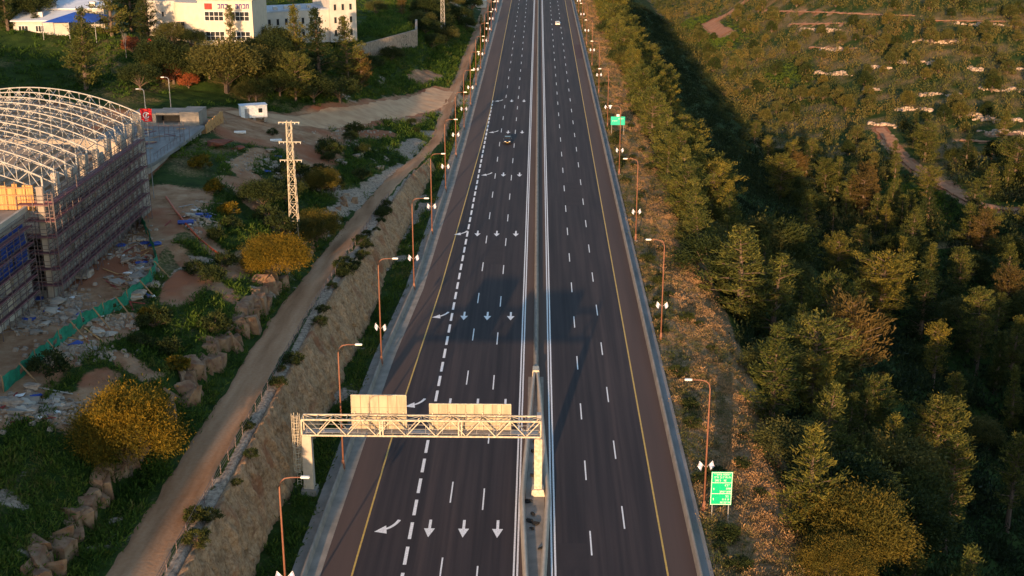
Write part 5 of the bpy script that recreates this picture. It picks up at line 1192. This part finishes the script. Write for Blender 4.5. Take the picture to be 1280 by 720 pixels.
# pale stone terraces on the far hillside
def ledge(px0, px1, py, label, seed):
    a, b = hit_s(px0, py), hit_s(px1, py+2); g2 = np.random.default_rng(seed); mb = MB(); n_ = int((b-a).length/.25)
    for i in range(n_):
        f = i/n_; q = a.lerp(b, f); x = q.x+g2.normal()*.5; y = q.y+g2.normal()*1.0+1.5*math.sin(f*9+seed)
        if g2.random() < .25: continue
        s_ = g2.uniform(.35, 1.25)*(.6+.8*abs(math.sin(f*5+seed))); z = GH(x, y); mb.taper(x, y, z-.6, z+s_*.6, s_*g2.uniform(.6, 1.2), s_*.7, s_*.6, s_*.45)
    o = mb.build('stone_terrace', MAT['stone_ledge'], None, bevel=.08); tag(o, label, 'stone terrace')
for k, (a, b, y, lab) in enumerate(((1215, 1280, 150, 'broad pale stone terrace at the right edge of the photo'), (1183, 1235, 143, 'pale stone ledge left of the broad terrace at the right edge'), (1088, 1120, 155, 'short stone ledge above the orange hill path'), (1120, 1168, 77, 'long thin stone ledge high on the far hillside'), (1085, 1112, 84, 'stone ledge left of the long thin one'), (1078, 1102, 111, 'stone ledge in the middle of the far hillside'), (1210, 1230, 86, 'small stone outcrop on the right of the far hillside'), (1262, 1280, 86, 'stone ledge cut by the right edge of the photo'), (1030, 1060, 61, 'faint stone ledge on the upper left of the far hillside'), (1225, 1280, 165, 'low stone ledge below the broad terrace'), (1150, 1200, 118, 'thin stone ledge under the middle of the far hillside'), (1000, 1050, 37, 'thin stone ledge near the top of the far hillside'), (1140, 1200, 52, 'thin high stone ledge above the long thin one'), (1225, 1280, 112, 'stone ledge between the two right edge ones'), (1020, 1065, 92, 'thin stone ledge on the left of the far hillside'), (1195, 1270, 30, 'highest stone ledge at the top right'), (1120, 1165, 136, 'stone ledge left of the broad terrace group'))): ledge(a, b, y, lab, k)

# --- ground cover nobody could count
def template(rng, k, spread, hgt, leaf, wid):
    C = rng.normal(size=(k, 3))*np.array([spread, spread, hgt*.5]); C[:, 2] = np.abs(C[:, 2])+.05
    A = unit(np.stack([C[:, 0], C[:, 1], np.abs(C[:, 2])+.5], 1)+rng.normal(size=(k, 3))*.5)
    return leaf_quads(C, A, rng.uniform(*leaf, k), rng.uniform(*wid, k), rng)
def cover(name, label, X, Y, S, mat, seed, k=26, leaf=(.35, .8), wid=(.12, .3), hgt=.7, spread=.38, dz=0, tint=None):
    rng = np.random.default_rng(seed); Ts = [template(rng, k, spread, hgt, leaf, wid) for _ in range(6)]
    Z = ground_h(X, Y)+dz; N = len(X); ti = rng.integers(0, 6, N); ang = rng.uniform(0, 6.283, N); T_ = np.stack(Ts)[ti]
    c, s_ = np.cos(ang)[:, None], np.sin(ang)[:, None]; S3 = S[:, None]; zs = rng.uniform(.75, 1.3, N)[:, None]
    V = np.stack([(T_[..., 0]*c-T_[..., 1]*s_)*S3+X[:, None], (T_[..., 0]*s_+T_[..., 1]*c)*S3+Y[:, None], T_[..., 2]*S3*zs+Z[:, None]], -1)
    tv = rng.random(N) if tint is None else tint
    val = np.clip(tv[:, None]*.8+rng.random((N, k))*.3-.05, 0, 1).ravel()
    o = leaf_obj(name, V.reshape(-1, 3), val, MAT[mat]); return tag(o, label, 'ground cover', None, 'stuff')
def scatter(n, x0, x1, y0, y1, seed, pw=1.0):
    g2 = np.random.default_rng(seed); return g2.uniform(x0, x1, n), y0+(y1-y0)*g2.random(n)**pw, g2
X, Y, g2 = scatter(9500, 17.3, 29, 86, 640, 1, 1.5); c_ = fbm(X*.25, Y*.12, 41, 3); keep = c_ > -.30; X, Y = X[keep], Y[keep]
cover('dry_shrubs', 'low straw coloured and green shrubs covering the right verge', X, Y, g2.uniform(.4, 1.15, len(X)), 'verge_leaf', 2, 42, (.16, .40), (.05, .11), .6, .36, tint=np.clip(.55+fbm(X*.3, Y*.2, 43, 3)*1.5+g2.normal(size=len(X))*.2-(X < 20.5)*.36, 0, 1))
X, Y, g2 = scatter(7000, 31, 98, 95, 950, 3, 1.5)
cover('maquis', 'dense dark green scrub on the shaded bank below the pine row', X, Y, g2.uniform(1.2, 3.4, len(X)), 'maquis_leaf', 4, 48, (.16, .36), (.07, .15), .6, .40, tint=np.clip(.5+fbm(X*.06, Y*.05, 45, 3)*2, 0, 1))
X, Y, g2 = scatter(20000, 92, 470, 400, 1250, 5, 1.1)
k_ = (pdist(X, Y) > 6.5) & np.logical_and.reduce([((X-q.x)/11)**2+((Y-q.y)/26)**2 > 1 for q in mead]) & (fbm(X*.02, Y*.07, 91, 4) < .28) & (X < .5*Y); X, Y = X[k_], Y[k_]
cover('hill_scrub', 'olive brown scrub covering the sunlit hillside across the valley', X, Y, g2.uniform(1.0, 4.2, len(X)), 'hill_leaf', 6, 44, (.14, .32), (.07, .15), 1.1, .27, tint=np.clip(.45+fbm(X*.02, Y*.03, 47, 4)*1.6+g2.normal(size=len(X))*.2, 0, 1))
g3 = np.random.default_rng(77); X = np.concatenate([q.x+g3.normal(size=420)*8 for q in mead]); Y = np.concatenate([q.y+g3.normal(size=420)*18 for q in mead]); k_ = pdist(X, Y) > 3.5; X, Y = X[k_], Y[k_]
cover('meadow_grass', 'bright green meadow grass in the clearings across the valley', X, Y, g3.uniform(.8, 1.8, len(X)), 'grass_leaf', 78, 20, (.3, .7), (.1, .2), .35, .5, tint=np.full(len(X), .62))
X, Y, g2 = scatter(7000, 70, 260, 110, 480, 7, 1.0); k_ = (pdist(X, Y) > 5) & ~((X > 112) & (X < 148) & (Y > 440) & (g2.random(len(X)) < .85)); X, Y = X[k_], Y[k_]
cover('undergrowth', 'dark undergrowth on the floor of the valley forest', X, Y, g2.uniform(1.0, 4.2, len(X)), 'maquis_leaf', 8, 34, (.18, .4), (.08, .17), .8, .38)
X, Y, g2 = scatter(26000, -54, -19, 84, 520, 9, 1.7)
xc_ = np.interp(Y, TY, TXC); tw_ = np.interp(Y, TY, TW); xb_2 = np.interp(Y, WBY, WBX); xt_2 = np.interp(Y, WTY, WTX)
k_ = (np.abs(X-xc_) > tw_+.25) & (dirt_dist(X, Y) > 5.2) & ~((X > xt_2-1.2) & (X < xb_2+.6) & (Y < 268)) & (X < LX(Y)-3.1)
k_ &= ~((X > xc_) & (X < xt_2) & (g2.random(len(X)) < .75) & (Y < 262)); k_ &= fbm(X*.12, Y*.12, 31, 4)+fbm(X*.5, Y*.5, 37, 3)*.4 < .17
for b in ((-49,262,8,13),(-45,250,6,14),(-56,250,10,14),(-42,238,3.5,8),(-46,205,2.2,20),(-41,170,2.5,9)): k_ &= ~((blob(X, Y, *b) > .3) & (g2.random(len(X)) < .9))
k_ &= ~((X < -51) & (Y < 204)) & (soil_at(X, Y) < .45); X, Y = X[k_], Y[k_]
cover('weeds', 'green grass and weeds on the banks either side of the dirt track', X, Y, g2.uniform(.35, 1.25, len(X))*np.interp(Y, [100, 400], [.9, 1.5]), 'grass_leaf', 10, 20, (.35, .8), (.06, .16), .6, .4, tint=np.clip(.42+fbm(X*.15, Y*.15, 49, 3)*1.4+g2.normal(size=len(X))*.18, 0, 1))
X, Y, g2 = scatter(9000, -135, -50, 214, 520, 11, 1.2)
k_ = (soil_at(X, Y) < .5) & (dirt_dist(X, Y) > 5.5) & ~((X < -63.5) & (X > -80) & (Y < 240)) & ~((X > -95) & (X < -65) & (Y > 299) & (Y < 318)) & ~((X < -52) & (Y < 262) & (Y > 232) & (X > -66)) & (fbm(X*.1, Y*.1, 71, 3) < .12); X, Y = X[k_], Y[k_]
cover('hill_grass', 'green grass and scrub on the hill around the school and hall', X, Y, g2.uniform(.5, 1.5, len(X)), 'grass_leaf', 12, 18, (.4, .9), (.1, .22), .5, .42, tint=np.clip(.35+fbm(X*.07, Y*.07, 73, 3)*1.4, 0, 1))

for lst in PROTO.values():          # drop patterns that were never planted
    for pr, _ in lst:
        if pr.name not in used:
            for ch in list(pr.children): bpy.data.objects.remove(ch)
            bpy.data.objects.remove(pr)
